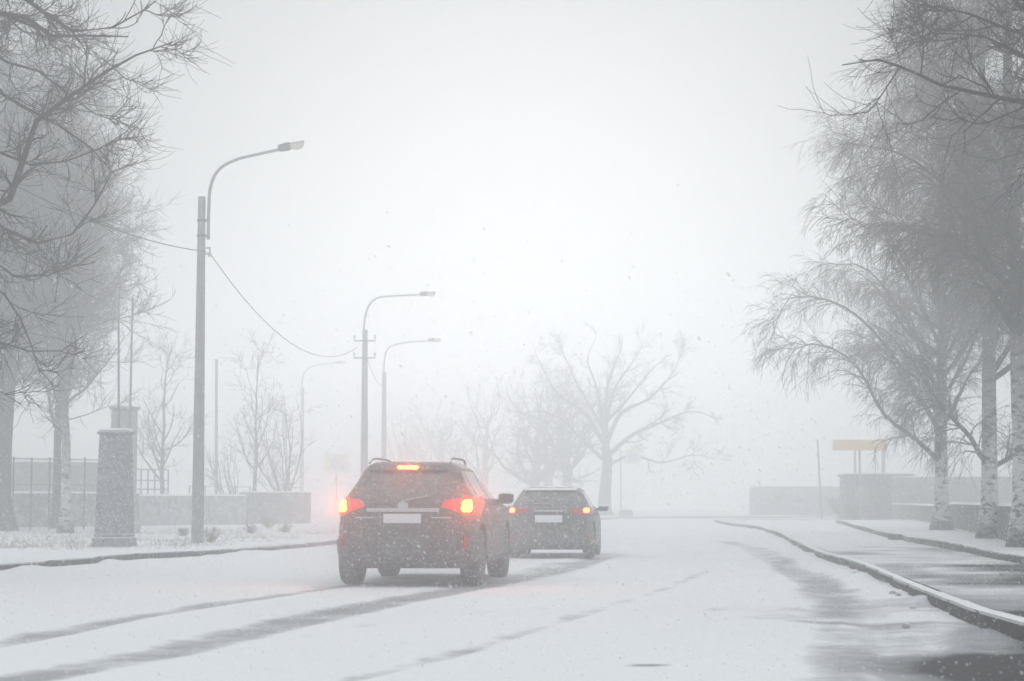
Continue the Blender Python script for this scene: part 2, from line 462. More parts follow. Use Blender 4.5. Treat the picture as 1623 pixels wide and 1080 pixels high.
# right side: kerb, pavement, second kerb, raised verge
kerb('kerb', KERB_R, 1, -0.03, 0.128, seed=3)
K2A = catmull([(5.9, 3.0), (6.5, 14.0)] + gp((1623, 895), (1523, 875), (1430, 858), z=0.12), 10)
K2B = catmull(gp((1419, 856.5), (1403, 852), (1325, 829), z=0.12), 10)
kerb('kerb', K2A, 1, 0.08, 0.25, seed=5); kerb('kerb', K2B, 1, 0.08, 0.25, seed=8)
def walk_bare(X, Y):
    a = np.clip((56 - Y) / 30, 0, 1)
    dk = dist_to_line(X, Y, KERB_R)
    return 0.02 + 0.34 * a + a * 1.25 * np.clip(fbm(X, Y, 0.42, 51) - 0.38 - 0.10 * np.clip((Y - 22) / 20, 0, 1), 0, 1) * np.clip(dk / 0.5, 0.3, 1) * 2.4 + 0.45 * np.clip((21 - Y) / 5, 0, 1)
RN = resample(KERB_R[:-14], 0.3)
tag(strip('pavement', RN, np.concatenate([np.arange(0.165, 5.5, 0.12), [6, 7, 9, 12]]), lambda X, Y, O: 0.120 + 0.012 * fbm(X, Y, 1.5, 61), M['walk'], walk_bare, 1), kind='structure')
K2 = np.concatenate([K2A, K2B])
VN = resample(K2, 0.4)
tag(strip('verge', VN, np.concatenate([np.arange(0.17, 6, 0.25), [7, 9, 13, 20, 30, 50]]),
          lambda X, Y, O: 0.235 + 0.05 * (fbm(X, Y, 0.6, 71) - 0.3) * np.clip(O / 0.6, 0, 1), M['verge'],
          lambda X, Y: 0.02 + 1.0 * np.clip(fbm(X, Y, 0.8, 81) - 0.58, 0, 1), 1), kind='structure')

# ------------------------------------------------------------------ trees
class Tubes:
    def __init__(self): self.V, self.F, self.n = [], [], 0
    def add(self, pts, rad, k):
        """pts [M,n,3], rad [M,n]"""
        Mn, n, _ = pts.shape
        if Mn == 0: return
        t = np.gradient(pts, axis=1); t /= np.linalg.norm(t, axis=2, keepdims=True) + 1e-9
        ref = np.where(np.abs(t[..., 2:3]) > 0.75, np.array([1.0, 0, 0]), np.array([0, 0, 1.0]))
        ref = np.repeat(ref[:, :1], n, axis=1)
        a = ref - t * (ref * t).sum(-1, keepdims=True); a /= np.linalg.norm(a, axis=2, keepdims=True) + 1e-9
        b = np.cross(t, a)
        ang = 2 * np.pi * np.arange(k) / k
        ring = pts[:, :, None, :] + rad[:, :, None, None] * (a[:, :, None, :] * np.cos(ang)[:, None] + b[:, :, None, :] * np.sin(ang)[:, None])
        idx = self.n + np.arange(Mn * n * k).reshape(Mn, n, k)
        nx = np.roll(idx, -1, axis=2)
        self.F.append(np.stack([idx[:, :-1], nx[:, :-1], nx[:, 1:], idx[:, 1:]], -1).reshape(-1, 4))
        self.V.append(ring.reshape(-1, 3)); self.n += Mn * n * k
    def build(self, name, mat, parent=None):
        return mesh_np(name, np.concatenate(self.V), np.concatenate(self.F), mat, parent)
def unit(v): return v / (np.linalg.norm(v, axis=-1, keepdims=True) + 1e-9)
def grow(start, d, length, r0, r1, nseg, wander, trop, rg):
    """all branches of one level at once; trop(t, d) adds a pull along the way"""
    Mn = len(start); pts = np.zeros((Mn, nseg + 1, 3)); pts[:, 0] = start
    d = unit(d); step = (length / nseg)[:, None]
    for i in range(nseg):
        d = unit(d + rg.normal(0, wander, (Mn, 3)) + trop(i / nseg, d))
        pts[:, i + 1] = pts[:, i] + d * step
    t = np.linspace(0, 1, nseg + 1)[None, :]
    return pts, r0[:, None] * (1 - t) + r1[:, None] * t if hasattr(r1, '__len__') else r0[:, None] * (1 - t) + r1 * t
def spawn(pts, rad, per, t0, t1, ang, rg, bias=None):
    """start points and directions of children on the given branches"""
    Mn, n, _ = pts.shape
    cnt = rg.poisson(per, Mn) if np.isscalar(per) else rg.poisson(per)
    par = np.repeat(np.arange(Mn), cnt); K = len(par)
    t = t0 + (t1 - t0) * rg.random(K); f = t * (n - 1); i = np.minimum(f.astype(int), n - 2); w = (f - i)[:, None]
    s = pts[par, i] * (1 - w) + pts[par, i + 1] * w
    r = rad[par, i] * (1 - w[:, 0]) + rad[par, i + 1] * w[:, 0]
    tan = unit(pts[par, i + 1] - pts[par, i])
    v = rg.normal(0, 1, (K, 3)); v = unit(v - tan * (v * tan).sum(-1, keepdims=True))
    a = rg.normal(ang[0], ang[1], K)[:, None]
    d = tan * np.cos(a) + v * np.sin(a)
    if bias is not None: d = unit(d + np.asarray(bias))
    return par, t, s, d, r
def lens(pts): return np.linalg.norm(np.diff(pts, axis=1), axis=2).sum(1)
def pull(*zs):
    """vertical pull along a branch: list of (start fraction, strength)"""
    def f(t, d):
        g = 0
        for t0, s in zs:
            if t >= t0: g = s
        return np.array([0, 0, g])
    return f

def tree(name, label, cat, base, height, trunk_r, kind, seed, spread=1.0, group=None, limbs=None, dens=1.0, bark='bark', lean=(0, 0), first=0.2, twig_r=0.0042, away=None, limb_len=None):
    rg = np.random.default_rng(seed)
    root = empty(name, base); tag(root, label, cat, group)
    # trunk
    n = 14
    tr_ = np.zeros((1, n + 1, 3)); hh = np.linspace(0, 1, n + 1)
    wob = np.cumsum(rg.normal(0, 0.05 if kind == 'birch' else 0.09, (n + 1, 2)), axis=0) * height / 14; wob -= wob[0]
    topf = {'birch': 1.0, 'oak': 0.62, 'bush': 0.16, 'ash': 0.95}[kind]
    tr_[0, :, 2] = hh * height * topf - 0.15
    tr_[0, :, :2] = wob * hh[:, None] + np.array(lean)[None] * hh[:, None] * height
    rr = trunk_r * (1 - 0.93 * hh ** (1.0 if kind != 'oak' else 1.3) * (1 if kind != 'oak' else 0.75)) * (1 + 0.85 * np.exp(-hh * height * topf / 0.28))
    tb = Tubes(); tb.add(tr_, rr[None], 12); tb.build('trunk', M[bark], root)
    cr = Tubes()
    TP, TR = tr_, rr[None]
    if limbs is not None:
        L1, R1 = [], []
        for path, ra, rb in limbs:
            q = catmull([np.array(p) - np.array(base) for p in path], 6)
            q = q + np.cumsum(rg.normal(0, 0.012, q.shape), axis=0)
            d = np.concatenate([[0], np.cumsum(np.linalg.norm(np.diff(q, axis=0), axis=1))])
            s = np.linspace(0, d[-1], 15)
            L1.append(np.stack([np.interp(s, d, q[:, k]) for k in range(3)], 1)); R1.append(np.linspace(ra, rb, 15))
        L1, R1 = np.array(L1), np.array(R1)
        cr.add(L1, R1, 7)
    H = height
    if kind == 'birch':      # weeping: limbs rise, arch over, and trail long hanging twigs
        par, t, s, d, r = spawn(TP, TR, 30 * dens ** 0.5, first, 0.97, (0.85, 0.16), rg, away)
        ln = H * 0.40 * spread * np.clip(1.20 - t, 0.22, 1) * rg.uniform(0.75, 1.15, len(t))
        pa, ra = grow(s, d, ln, np.clip(r * 0.46, 0.012, 0.075), 0.006, 11, 0.07, pull((0, 0.05), (0.4, -0.06), (0.7, -0.20)), rg)
        cr.add(pa, ra, 6)
        if limbs is not None: pa, ra = np.concatenate([pa[:, np.linspace(0, 11, 12).astype(int)], L1[:, np.linspace(0, 14, 12).astype(int)]]), np.concatenate([ra, R1[:, np.linspace(0, 14, 12).astype(int)]])
        par, t, s, d, r = spawn(pa, ra, lens(pa) * 3.3 * dens, 0.15, 1.0, (0.75, 0.2), rg)
        ln = 1.35 * spread * rg.uniform(0.5, 1.1, len(t)) * H / 13
        pb, rb = grow(s, d, ln, np.clip(r * 0.5, 0.006, 0.02), twig_r, 7, 0.10, pull((0, 0.0), (0.4, -0.14)), rg)
        cr.add(pb, rb, 4)
        par, t, s, d, r = spawn(pb, rb, lens(pb) * 7.5 * dens, 0.1, 1.0, (0.7, 0.25), rg)
        ln = rg.uniform(0.30, 0.85, len(t)) * H / 13
        pc, rc = grow(s, d, ln, np.full(len(t), twig_r), twig_r * 0.6, 5, 0.10, pull((0, -0.10), (0.4, -0.26)), rg)
        cr.add(pc, rc, 3)
        par, t, s, d, r = spawn(pc, rc, lens(pc) * 3.0 * dens, 0.1, 0.9, (0.6, 0.2), rg)
        pd, rd = grow(s, d, rg.uniform(0.15, 0.5, len(t)), np.full(len(t), twig_r * 0.8), twig_r * 0.5, 3, 0.12, pull((0, -0.15)), rg)
        cr.add(pd, rd, 3)
    else:                    # spreading crowns whose twigs turn up at the ends
        if limbs is None:
            cnt = {'oak': 15, 'bush': 8, 'ash': 20}[kind]
            par, t, s, d, r = spawn(TP, TR, cnt, first if kind != 'bush' else 0.3, 1.0, {'oak': (0.95, 0.28), 'bush': (0.5, 0.2), 'ash': (0.8, 0.2)}[kind], rg, away)
            ln = H * spread * rg.uniform(0.8, 1.2, len(t)) * {'oak': 0.52 * np.clip(1.1 - 0.45 * t, 0.3, 1), 'bush': 0.78, 'ash': 0.42 * np.clip(1.2 - t, 0.2, 1)}[kind]
            pa, ra = grow(s, d, ln, np.clip(r * 0.55, 0.015, 0.20), 0.010, 14, 0.15 if kind == 'oak' else 0.09, pull((0, 0.07), (0.5, 0.04 if kind == 'oak' else 0.09)), rg)
            cr.add(pa, ra, 7)
        else: pa, ra = L1, R1
        par, t, s, d, r = spawn(pa, ra, lens(pa) * 1.9 * dens, 0.18, 1.0, (0.8, 0.22), rg)
        ln = (0.24 * H * spread if limb_len is None else limb_len) * rg.uniform(0.5, 1.1, len(t)) * np.clip(1.15 - 0.6 * t, 0.4, 1)
        pb, rb = grow(s, d, ln, np.clip(r * 0.5, 0.008, 0.07), 0.006, 9, 0.14, pull((0, 0.03), (0.5, 0.06)), rg)
        cr.add(pb, rb, 5)
        par, t, s, d, r = spawn(pb, rb, lens(pb) * 4.2 * dens, 0.12, 1.0, (0.75, 0.22), rg)
        ln = (0.085 * H * spread if limb_len is None else limb_len * 0.36) * rg.uniform(0.5, 1.3, len(t))
        pc, rc = grow(s, d, ln, np.clip(r * 0.55, 0.005, 0.018), twig_r, 6, 0.14, pull((0, 0.0), (0.5, 0.10)), rg)
        cr.add(pc, rc, 4)
        par, t, s, d, r = spawn(pc, rc, lens(pc) * 7.0 * dens, 0.1, 1.0, (0.7, 0.25), rg)
        ln = rg.uniform(0.15, 0.6, len(t))
        pd, rd = grow(s, d, ln, np.full(len(t), twig_r), twig_r * 0.6, 4, 0.13, pull((0, 0.03), (0.4, 0.12)), rg)
        cr.add(pd, rd, 3)
    cr.build('crown', M['twig'], root)
    return root

ROW = 'birches in a row on the right verge'
# the three birches standing behind the second kerb
b1 = G(1493, 840, .25)
tree('birch_tree', 'weeping birch with white bark, farthest of the row, nearest the yellow board', 'birch tree', b1, 12.8, 0.215, 'birch', 11, 0.86, ROW, first=0.22, bark='birch', dens=1.6, twig_r=0.005,
     limbs=[([P(1493, 735, b1.y), P(1455, 700, b1.y - .6), P(1400, 660, b1.y - 1), P(1357, 590, b1.y - 1.2), P(1304, 552, b1.y - 1.2), P(1249, 560, b1.y - 1), P(1229, 610, b1.y - 1)], 0.075, 0.008),
            ([P(1494, 690, b1.y), P(1440, 600, b1.y - 1), P(1378, 520, b1.y - 1), P(1321, 480, b1.y - 1), P(1249, 478, b1.y - .8), P(1226, 530, b1.y - .8)], 0.07, 0.008),
            ([P(1495, 640, b1.y), P(1440, 520, b1.y + 1), P(1378, 430, b1.y + 1), P(1328, 415, b1.y + 1), P(1284, 440, b1.y + 1)], 0.07, 0.008),
            ([P(1495, 560, b1.y), P(1430, 430, b1.y - 1), P(1378, 340, b1.y - 1), P(1335, 290, b1.y - 1), P(1299, 300, b1.y - 1)], 0.06, 0.007),
            ([P(1496, 500, b1.y), P(1400, 360, b1.y + .5), P(1357, 270, b1.y + .5), P(1331, 205, b1.y + .5)], 0.05, 0.006)])
b2 = G(1570, 853, .25)
tree('birch_tree', 'weeping birch with white cross-marked trunk, middle one of the row behind the right kerb', 'birch tree', b2, 14.0, 0.20, 'birch', 23, 0.68, ROW, first=0.24, bark='birch', dens=1.8, twig_r=0.005,
     limbs=[([P(1570, 745, b2.y), P(1535, 690, b2.y - .3), P(1490, 640, b2.y - .5), P(1440, 560, b2.y - .5)], 0.07, 0.01),
            ([P(1572, 740, b2.y), P(1610, 715, b2.y + .2), P(1650, 690, b2.y + .3), P(1690, 600, b2.y + .3)], 0.06, 0.01)])
b3 = G(1624, 867, .25)
tree('birch_tree', 'weeping birch half cut off by the right edge, nearest of the row', 'birch tree', b3, 14.0, 0.20, 'birch', 37, 0.70, ROW, first=0.25, bark='birch', dens=1.8, twig_r=0.0048)
b4 = Vector((8.1, 19.0, .25))
def bough(z, r, *uvd): return ([(8.1, 19.0, z)] + [P(u, v, y) for u, v, y in uvd], r, 0.0055)
tree('birch_tree', 'nearby tree outside the right edge whose bare dark boughs reach in at the upper right', 'birch tree', b4, 11.0, 0.17, 'ash', 41, 0.8, ROW, bark='birch', dens=2.1, twig_r=0.0034, limb_len=0.95, first=0.5,
     limbs=[bough(4.2, .058, (1720, 170, 19), (1623, 155, 19), (1510, 132, 19), (1440, 95, 18.8), (1385, 80, 18.7), (1350, 92, 18.7)),
            bough(4.7, .058, (1720, 90, 19.4), (1600, 45, 19.4), (1500, 20, 19.3), (1425, 12, 19.2)),
            bough(5.0, .058, (1720, 20, 18.6), (1620, -20, 18.3), (1500, -50, 18.3), (1430, -60, 18.3)),
            bough(4.5, .050, (1720, 130, 19.8), (1640, 90, 20), (1560, 60, 20), (1470, 55, 20)),
            bough(4.9, .050, (1740, 60, 18), (1660, 10, 17.6), (1560, -10, 17.4), (1480, 0, 17.4)),
            bough(5.4, .058, (1760, -80, 19), (1650, -140, 19), (1560, -180, 19)),
            bough(4.0, .050, (1800, 230, 20), (1720, 215, 20.5), (1650, 190, 21), (1590, 175, 21)),
            ([(8.1, 19, 4.4), (8.9, 18.4, 5.6), (9.9, 17.9, 6.6), (10.8, 17.5, 7.4)], 0.05, 0.006),
            ([(8.1, 19, 4.8), (7.8, 17.7, 6.0), (7.6, 16.8, 6.9), (7.5, 16, 7.6)], 0.045, 0.006)])

# big old tree beyond the left edge: its boughs hang into the picture
t1 = Vector((-10.6, 27.0, .1))
tree('old_tree', 'large bare tree whose dark crooked boughs hang in at the upper left', 'tree', t1, 13.0, 0.34, 'oak', 51, 1.0, dens=2.2, twig_r=0.0040, limb_len=0.9,
     limbs=[([(-10.5, 27, 3.6), P(-120, 310, 27), P(0, 335, 26.6), P(60, 190, 26.2), P(120, 145, 26), P(190, 105, 25.8), P(245, 80, 25.6), P(288, 68, 25.6)], 0.101, 0.0078),
            ([(-10.5, 27, 4.6), P(-130, 20, 27.5), P(0, 22, 27), P(45, 30, 26.8), P(80, 68, 26.6), P(130, 70, 26.5), P(190, 62, 26.4)], 0.123, 0.0091),
            ([(-10.5, 27, 4.9), P(-100, -50, 26.4), P(10, -20, 26), P(90, 30, 25.8), P(160, 50, 25.8), P(250, 8, 25.6)], 0.102, 0.0078),
            ([(-10.5, 27, 5.2), P(-80, -90, 27.4), P(40, -60, 27.6), P(150, -70, 27.6), P(240, -90, 27.6)], 0.087, 0.0078),
            ([(-10.5, 27, 3.2), P(-140, 250, 28), P(-40, 330, 28), P(60, 388, 28), P(120, 360, 28), P(170, 275, 28)], 0.080, 0.0078),
            ([(-10.5, 27, 3.4), P(-90, 130, 27), P(0, 165, 27), P(60, 195, 27), P(140, 245, 27), P(180, 290, 27)], 0.072, 0.0078),
            ([(-10.5, 27, 2.8), P(-150, 380, 27), P(-60, 430, 27), P(10, 470, 26.8), P(45, 530, 26.8), P(62, 590, 26.8)], 0.060, 0.0055),
            ([(-10.5, 27, 3.9), P(-120, 180, 26.5), P(-20, 235, 26.3), P(60, 262, 26.2), P(130, 250, 26.2), P(200, 215, 26)], 0.055, 0.0055),
            ([(-10.5, 27, 3.4), P(-120, 300, 28), P(-20, 415, 28), P(50, 440, 28), P(110, 425, 28), P(160, 395, 28)], 0.050, 0.0055),
            ([(-10.5, 27, 4.4), P(-110, 60, 27.8), P(0, 95, 27.8), P(70, 110, 27.6), P(150, 175, 27.5), P(215, 185, 27.4)], 0.055, 0.0055),
            ([(-10.5, 27, 3.0), P(-130, 400, 26), P(-50, 500, 25.8), P(20, 545, 25.8), P(90, 550, 25.8), P(140, 520, 25.7)], 0.045, 0.005),
            ([(-10.5, 27, 2.9), P(-140, 420, 27.5), P(-70, 560, 27.5), P(-5, 620, 27.5), P(40, 650, 27.4)], 0.045, 0.005),
            ([(-10.5, 27, 4.2), (-12, 26, 6.2), (-13.5, 25, 7.4), (-15, 24, 8)], 0.145, 0.0130),
            ([(-10.5, 27, 5.0), (-10.2, 29, 7.2), (-9.6, 31, 8.8), (-9.5, 33, 9.6)], 0.131, 0.0130)])
t2 = G(2, 842, .1)
tree('old_tree', 'thick old trunk at the left edge in front of the brick wall', 'tree', t2, 14.5, 0.33, 'ash', 63, 1.0, first=0.22, dens=1.5, twig_r=0.006)
t3 = G(104, 846, .1)
tree('pale_tree', 'slim leaning tree with pale patched bark between the brick wall and the stone pillar', 'tree', t3, 13.5, 0.16, 'ash', 77, 0.95, first=0.26, dens=1.4, twig_r=0.006, bark='birch', lean=(-0.028, 0))
t3b = G(89, 839, .1)
tree('slim_tree', 'straight dark trunk just behind the slim pale leaning one on the left', 'tree', t3b, 12.5, 0.17, 'ash', 79, 0.9, first=0.24, dens=1.3, twig_r=0.006)
t4 = P(257, 812, 88); t4.z = .05
tree('young_tree', 'thin young tree behind the wall between the stone pillar and the nearest lamp post', 'tree', t4, 8.2, 0.13, 'ash', 83, 0.85, dens=0.8, twig_r=0.006, first=0.25)
t5 = P(402, 815, 92); t5.z = .05
tree('young_tree', 'tall thin bare tree behind the concrete block, left of the many-stemmed one', 'tree', t5, 8.3, 0.12, 'ash', 89, 0.9, dens=0.8, twig_r=0.006, first=0.2)
t6 = P(455, 815, 94); t6.z = .05
tree('bushy_tree', 'many-stemmed bare tree spreading above the concrete block', 'tree', t6, 6.6, 0.17, 'bush', 97, 0.95, dens=0.7, twig_r=0.006)
t6b = P(372, 815, 100); t6b.z = .05
tree('bushy_tree', 'faint low many-stemmed tree right of the nearest lamp post', 'tree', t6b, 5.0, 0.14, 'bush', 101, 0.9, dens=0.6, twig_r=0.006)
FAR = 'far trees across the junction'
for (u, y, h, r, sp, sd, lb) in (
        (958, 128, 11.8, 0.42, 1.15, 105, 'broad faint oak with low spreading boughs, rightmost of the far group'),
        (899, 136, 11.2, 0.40, 1.0, 111, 'faint bare oak just left of the broadest one in the far group'),
        (871, 142, 11.2, 0.36, 0.95, 117, 'faint bare oak above the left half of the far car'),
        (847, 137, 11.4, 0.36, 0.95, 123, 'faint bare oak above the gap between both cars'),
        (768, 150, 11.6, 0.34, 0.95, 129, 'very faint bare tree above the near car mirror'),
        (700, 160, 10.8, 0.34, 0.95, 135, 'very faint bare tree above the right of the near car roof'),
        (640, 168, 10.6, 0.34, 0.95, 141, 'palest bare tree, above the middle of the near car roof')):
    p = P(u, 800, y); p.z = .05
    lm = None
    if u == 958:
        Q = lambda *uvd: [P(a_, b_, 128 + c_) for a_, b_, c_ in uvd]
        lm = [(Q((960, 705, 0), (985, 655, -.6), (1030, 632, -1), (1068, 590, -1.3), (1085, 552, -1.4)), .17, .012),
              (Q((961, 725, 0), (1005, 690, -.8), (1050, 672, -1.6), (1100, 655, -2), (1142, 672, -2.2)), .16, .012),
              (Q((958, 690, 0), (972, 620, .6), (1000, 575, 1), (1022, 538, 1.2)), .15, .012),
              (Q((957, 690, 0), (944, 612, -.5), (930, 570, -.8), (946, 532, -1)), .15, .012),
              (Q((955, 700, 0), (925, 655, .6), (885, 628, 1), (862, 590, 1.2), (846, 556, 1.3)), .16, .012),
              (Q((955, 728, 0), (925, 700, -1), (890, 668, -1.6), (850, 655, -2), (815, 664, -2.2)), .14, .012),
              (Q((959, 670, 0), (990, 640, 1.4), (1035, 585, 2.2), (1060, 560, 2.5)), .13, .012),
              (Q((957, 660, 0), (965, 600, -1.5), (982, 560, -2.2), (985, 535, -2.5)), .13, .012),
              (Q((961, 740, 0), (1000, 722, -1), (1050, 735, -1.5), (1100, 722, -1.8), (1135, 730, -2)), .10, .010),
              (Q((956, 680, 0), (915, 610, 2), (893, 560, 2.6), (880, 540, 2.8)), .13, .012)]
    tree('oak_tree', lb, 'tree', p, h, r, 'oak', sd, sp, FAR, dens=0.52 if lm is None else 0.95, twig_r=0.009, first=0.30, limbs=lm, limb_len=None if lm is None else 2.0)

# ------------------------------------------------------------------ street lamps
LAMPS = 'street lamps along the left kerb'
def lamp_post(base, label, top_z, top_r, bot_r, arm_pts, head_dir, tilt, brackets, arms=False):
    root = empty('street_lamp', base); tag(root, label, 'street lamp', LAMPS)
    mb = MB(); hz = top_z - base.z
    mb.tube([(0, 0, -0.2), (0, 0, hz * .5), (0, 0, hz)], [bot_r * 1.02, (bot_r + top_r) / 2, top_r], 16)
    mb.build('pole', M['concrete'], root, True)
    a = [Vector(p) - base for p in arm_pts]
    sm = catmull(a, 8)
    mb = MB(); mb.tube([Vector(p) for p in sm], 0.038, 10); mb.build('arm', M['steel'], root, True)
    for z in brackets:
        k = (z - base.z) / hz; rr = bot_r + (top_r - bot_r) * k
        mb = MB(); mb.lathe([(rr + .002, -.03), (rr + .014, -.03), (rr + .014, .03), (rr + .002, .03)], 16, c=(0, 0, z - base.z))
        mb.box(rr, abs(a[0].x) + .03, -.02, .02, z - base.z - .02, z - base.z + .02)
        mb.build('bracket', M['dark_steel'], root)
    # lantern: ballast box, then a glass bowl under a shallow hood
    e = a[-1]; hd = Vector((math.cos(tilt), 0, math.sin(tilt)))
    def fr(s, w, h): return e + hd * s + Vector((0, w, 0)) + Vector((-math.sin(tilt), 0, math.cos(tilt))) * h
    mb = MB(); rows = []
    for s, w, h0, h1 in ((-.16, .06, -.03, .06), (-.12, .085, -.05, .09), (.08, .09, -.06, .11), (.13, .07, -.04, .10)):
        rows.append([fr(s, -w, h0), fr(s, w, h0), fr(s, w, h1), fr(s, w * .6, h1 + .02), fr(s, -w * .6, h1 + .02), fr(s, -w, h1)])
    mb.rings(rows); mb.build('ballast_box', M['dark_steel'], root)
    mb = MB(); rows = []; rows2 = []
    for s, w in ((.10, .06), (.16, .12), (.26, .15), (.36, .14), (.43, .09), (.46, .03)):
        rows.append([fr(s, w * math.cos(t), .045 + .055 * math.sin(t)) for t in np.linspace(0, math.pi, 9)])
        rows2.append([fr(s, w * .96 * math.cos(t), .043 + .15 * (w / .15) * math.sin(t)) for t in np.linspace(math.pi, 2 * math.pi, 9)])
    mb.rings(rows); mb.build('hood', M['steel'], root, True)
    mb = MB(); mb.rings(rows2); mb.build('lamp_glass', M['cream_glass'], root, True)
    if arms:
        for z in arms:
            mb = MB(); mb.box(-.42, .42, -.16, -.12, z - base.z - .025, z - base.z + .025)
            mb.build('crossarm', M['dark_steel'], root)
            for x in (-.40, .40):
                mb = MB(); mb.tube([(x, -.14, z - base.z + .02), (x, -.14, z - base.z + .11)], .012, 6)
                mb.lathe([(.012, .08), (.05, .09), (.055, .13), (.03, .16), (.045, .18), (.02, .23)], 10, c=(x, -.14, z - base.z))
                mb.build('insulator', M['porcelain'], root, True)
    return root
p1 = G(313, 861, .10); d1 = p1.y
pz = lambda v, d: P(811, v, d).z
lamp_post(p1, 'nearest concrete lamp post on the left verge, with a curved arm and unlit lamp', pz(312, d1), .085, .145,
          [P(330, 380, d1), P(331, 330, d1), P(334, 295, d1), P(347, 269, d1), P(375, 253, d1), P(412, 244, d1), P(452, 235, d1)], 1, R(12), (pz(350, d1), pz(374, d1)))
d2 = 77.0; p2 = P(577, 790, d2); p2.z = .1
lamp_post(p2, 'second lamp post, rising behind the near car roof with two insulator crossarms', pz(523, d2), .10, .16,
          [P(576.5, 535, d2), P(577, 515, d2), P(580, 497, d2), P(588, 480, d2), P(604, 471, d2), P(640, 468.5, d2), P(672, 467, d2)], 1, R(3), (), (pz(541, d2), pz(568, d2)))
d3 = 99.0; p3 = P(608, 790, d3); p3.z = .1
lamp_post(p3, 'third lamp post, fainter, right beside the second with its arm lower', pz(590, d3), .10, .15,
          [P(608.5, 600, d3), P(608.5, 580, d3), P(611, 562, d3), P(618, 550, d3), P(635, 544.5, d3), P(660, 541.5, d3), P(684, 540, d3)], 1, R(3), ())
d4 = 128.0; p4 = P(478, 790, d4); p4.z = .1
lamp_post(p4, 'faintest lamp post, behind the many-stemmed tree left of the near car', pz(615, d4), .10, .15,
          [P(478.5, 625, d4), P(479, 605, d4), P(482, 592, d4), P(490, 583, d4), P(505, 578.5, d4), P(522, 576.5, d4), P(537, 575, d4)], 1, R(3), ())
# hook that carries the cable on the first post
root = empty('cable_bracket', P(329, 398, d1)); tag(root, 'small square cable hook on the nearest lamp post below its arm', 'bracket')
mb = MB(); mb.box(-.12, .06, -.015, .015, .055, .08); mb.box(-.12, .06, -.015, .015, -.08, -.055); mb.box(.04, .065, -.016, .016, -.09, .09)
mb.build('hook', M['dark_steel'], root)
mb = MB(); mb.lathe([(.02, -.14), (.045, -.12), (.045, -.06), (.025, -.03)], 10, c=(.05, 0, 0)); mb.build('insulator', M['porcelain'], root, True)

def wire(label, a, b, sag, r=0.011):
    mb = MB(); n = 30
    mb.tube([a.lerp(b, t) - Vector((0, 0, 4 * sag * t * (1 - t))) for t in np.linspace(0, 1, n)], r, 6)
    tag(mb.build('overhead_cable', M['wire'], None, True), label, 'cable', 'cables strung between the lamp posts')
wire('sagging cable from the nearest lamp post to the second lamp post', P(333, 402, d1 - .02), P(566, 551, d2 - .1), 1.15)
wire('cable from the upper left edge through the branches to the nearest lamp post', P(-260, 120, 26), P(327, 399, d1 - .02), 0.45)
wire('faint cable leaving the second lamp post toward the third one', P(577, 552, d2 + .1), P(608, 612, d3), 0.4)

# ------------------------------------------------------------------ left side: pillars, wall, fence
pp = G(181, 868, .09)
K_ = .74; root = empty('stone_pillar', pp, R(-14)); tag(root, 'old square stone pillar with snow cap at the left kerb', 'pillar')
mb = MB(); mb.box(-.50 * K_, .50 * K_, -.45 * K_, .45 * K_, -.1, .22, .03); mb.box(-.46 * K_, .46 * K_, -.41 * K_, .41 * K_, .223, .29, .02); mb.build('plinth', M['stone'], root, bevel=.01)
mb = MB(); rows = []
for z, s in ((.292, .425), (.9, .41), (1.6, .385), (2.35, .36)):
    s *= K_
    rows.append([(-s, -s * .93, z), (s, -s * .93, z), (s, s * .93, z), (-s, s * .93, z)])
mb.rings(rows); mb.build('shaft', M['stone'], root, bevel=.02)
mb = MB(); mb.box(-.42 * K_, .42 * K_, -.38 * K_, .38 * K_, 2.353, 2.42, .015); mb.build('capstone', M['stone'], root)
mb = MB(); mb.box(-.39 * K_, .39 * K_, -.35 * K_, .35 * K_, 2.423, 2.475, .022); mb.build('snow_cap', M['snow'], root, True)
mb = MB(); mb.box(-.50 * K_, -.40 * K_, -.03 * K_, .03 * K_, 2.30, 2.46, .01); mb.build('hook', M['dark_steel'], root)
p_ = P(195, 800, 58); p_.z = .08
root = empty('stone_pillar', p_, R(-10)); tag(root, 'taller pale pillar half hidden behind the old stone pillar', 'pillar')
mb = MB(); mb.box(-.40, .40, -.4, .4, -.1, .35, .03); mb.build('plinth', M['pale_stone'], root)
mb = MB(); mb.box(-.30, .30, -.31, .31, .353, 3.62, .03); mb.build('shaft', M['pale_stone'], root)
mb = MB(); mb.box(-.345, .345, -.37, .37, 3.623, 3.72, .02); mb.build('capstone', M['pale_stone'], root)
def pole(label, a, b, r, mat, cat='pole', name='thin_pole', group=None):
    root = empty(name, a); tag(root, label, cat, group)
    mb = MB(); d = b - a
    mb.tube([(0, 0, -.1), d * .5, d], [r * 1.15, r, r * .85], 8); mb.build('shaft', mat, root, True)
    mb = MB(); mb.lathe([(r * .9, 0), (r * 1.5, .01), (r * 1.4, .05), (r * .5, .08)], 8, c=tuple(d)); mb.build('finial', mat, root, True)
    return root
a = P(189, 800, 52); a.z = .08
pole('bluish thin pole rising behind the left half of the stone pillar', a, P(188, 470, 52), .032, M['blue_steel'])
a = P(203, 800, 54); a.z = .08
pole('slightly tilted thin pole rising behind the right half of the stone pillar', a, P(210, 476, 54), .034, M['steel'])
a = P(343, 800, 92); a.z = .08
pl = pole('lone thin post right of the nearest lamp post', a, P(343, 572, 92), .07, M['concrete'], 'post', 'thin_post')

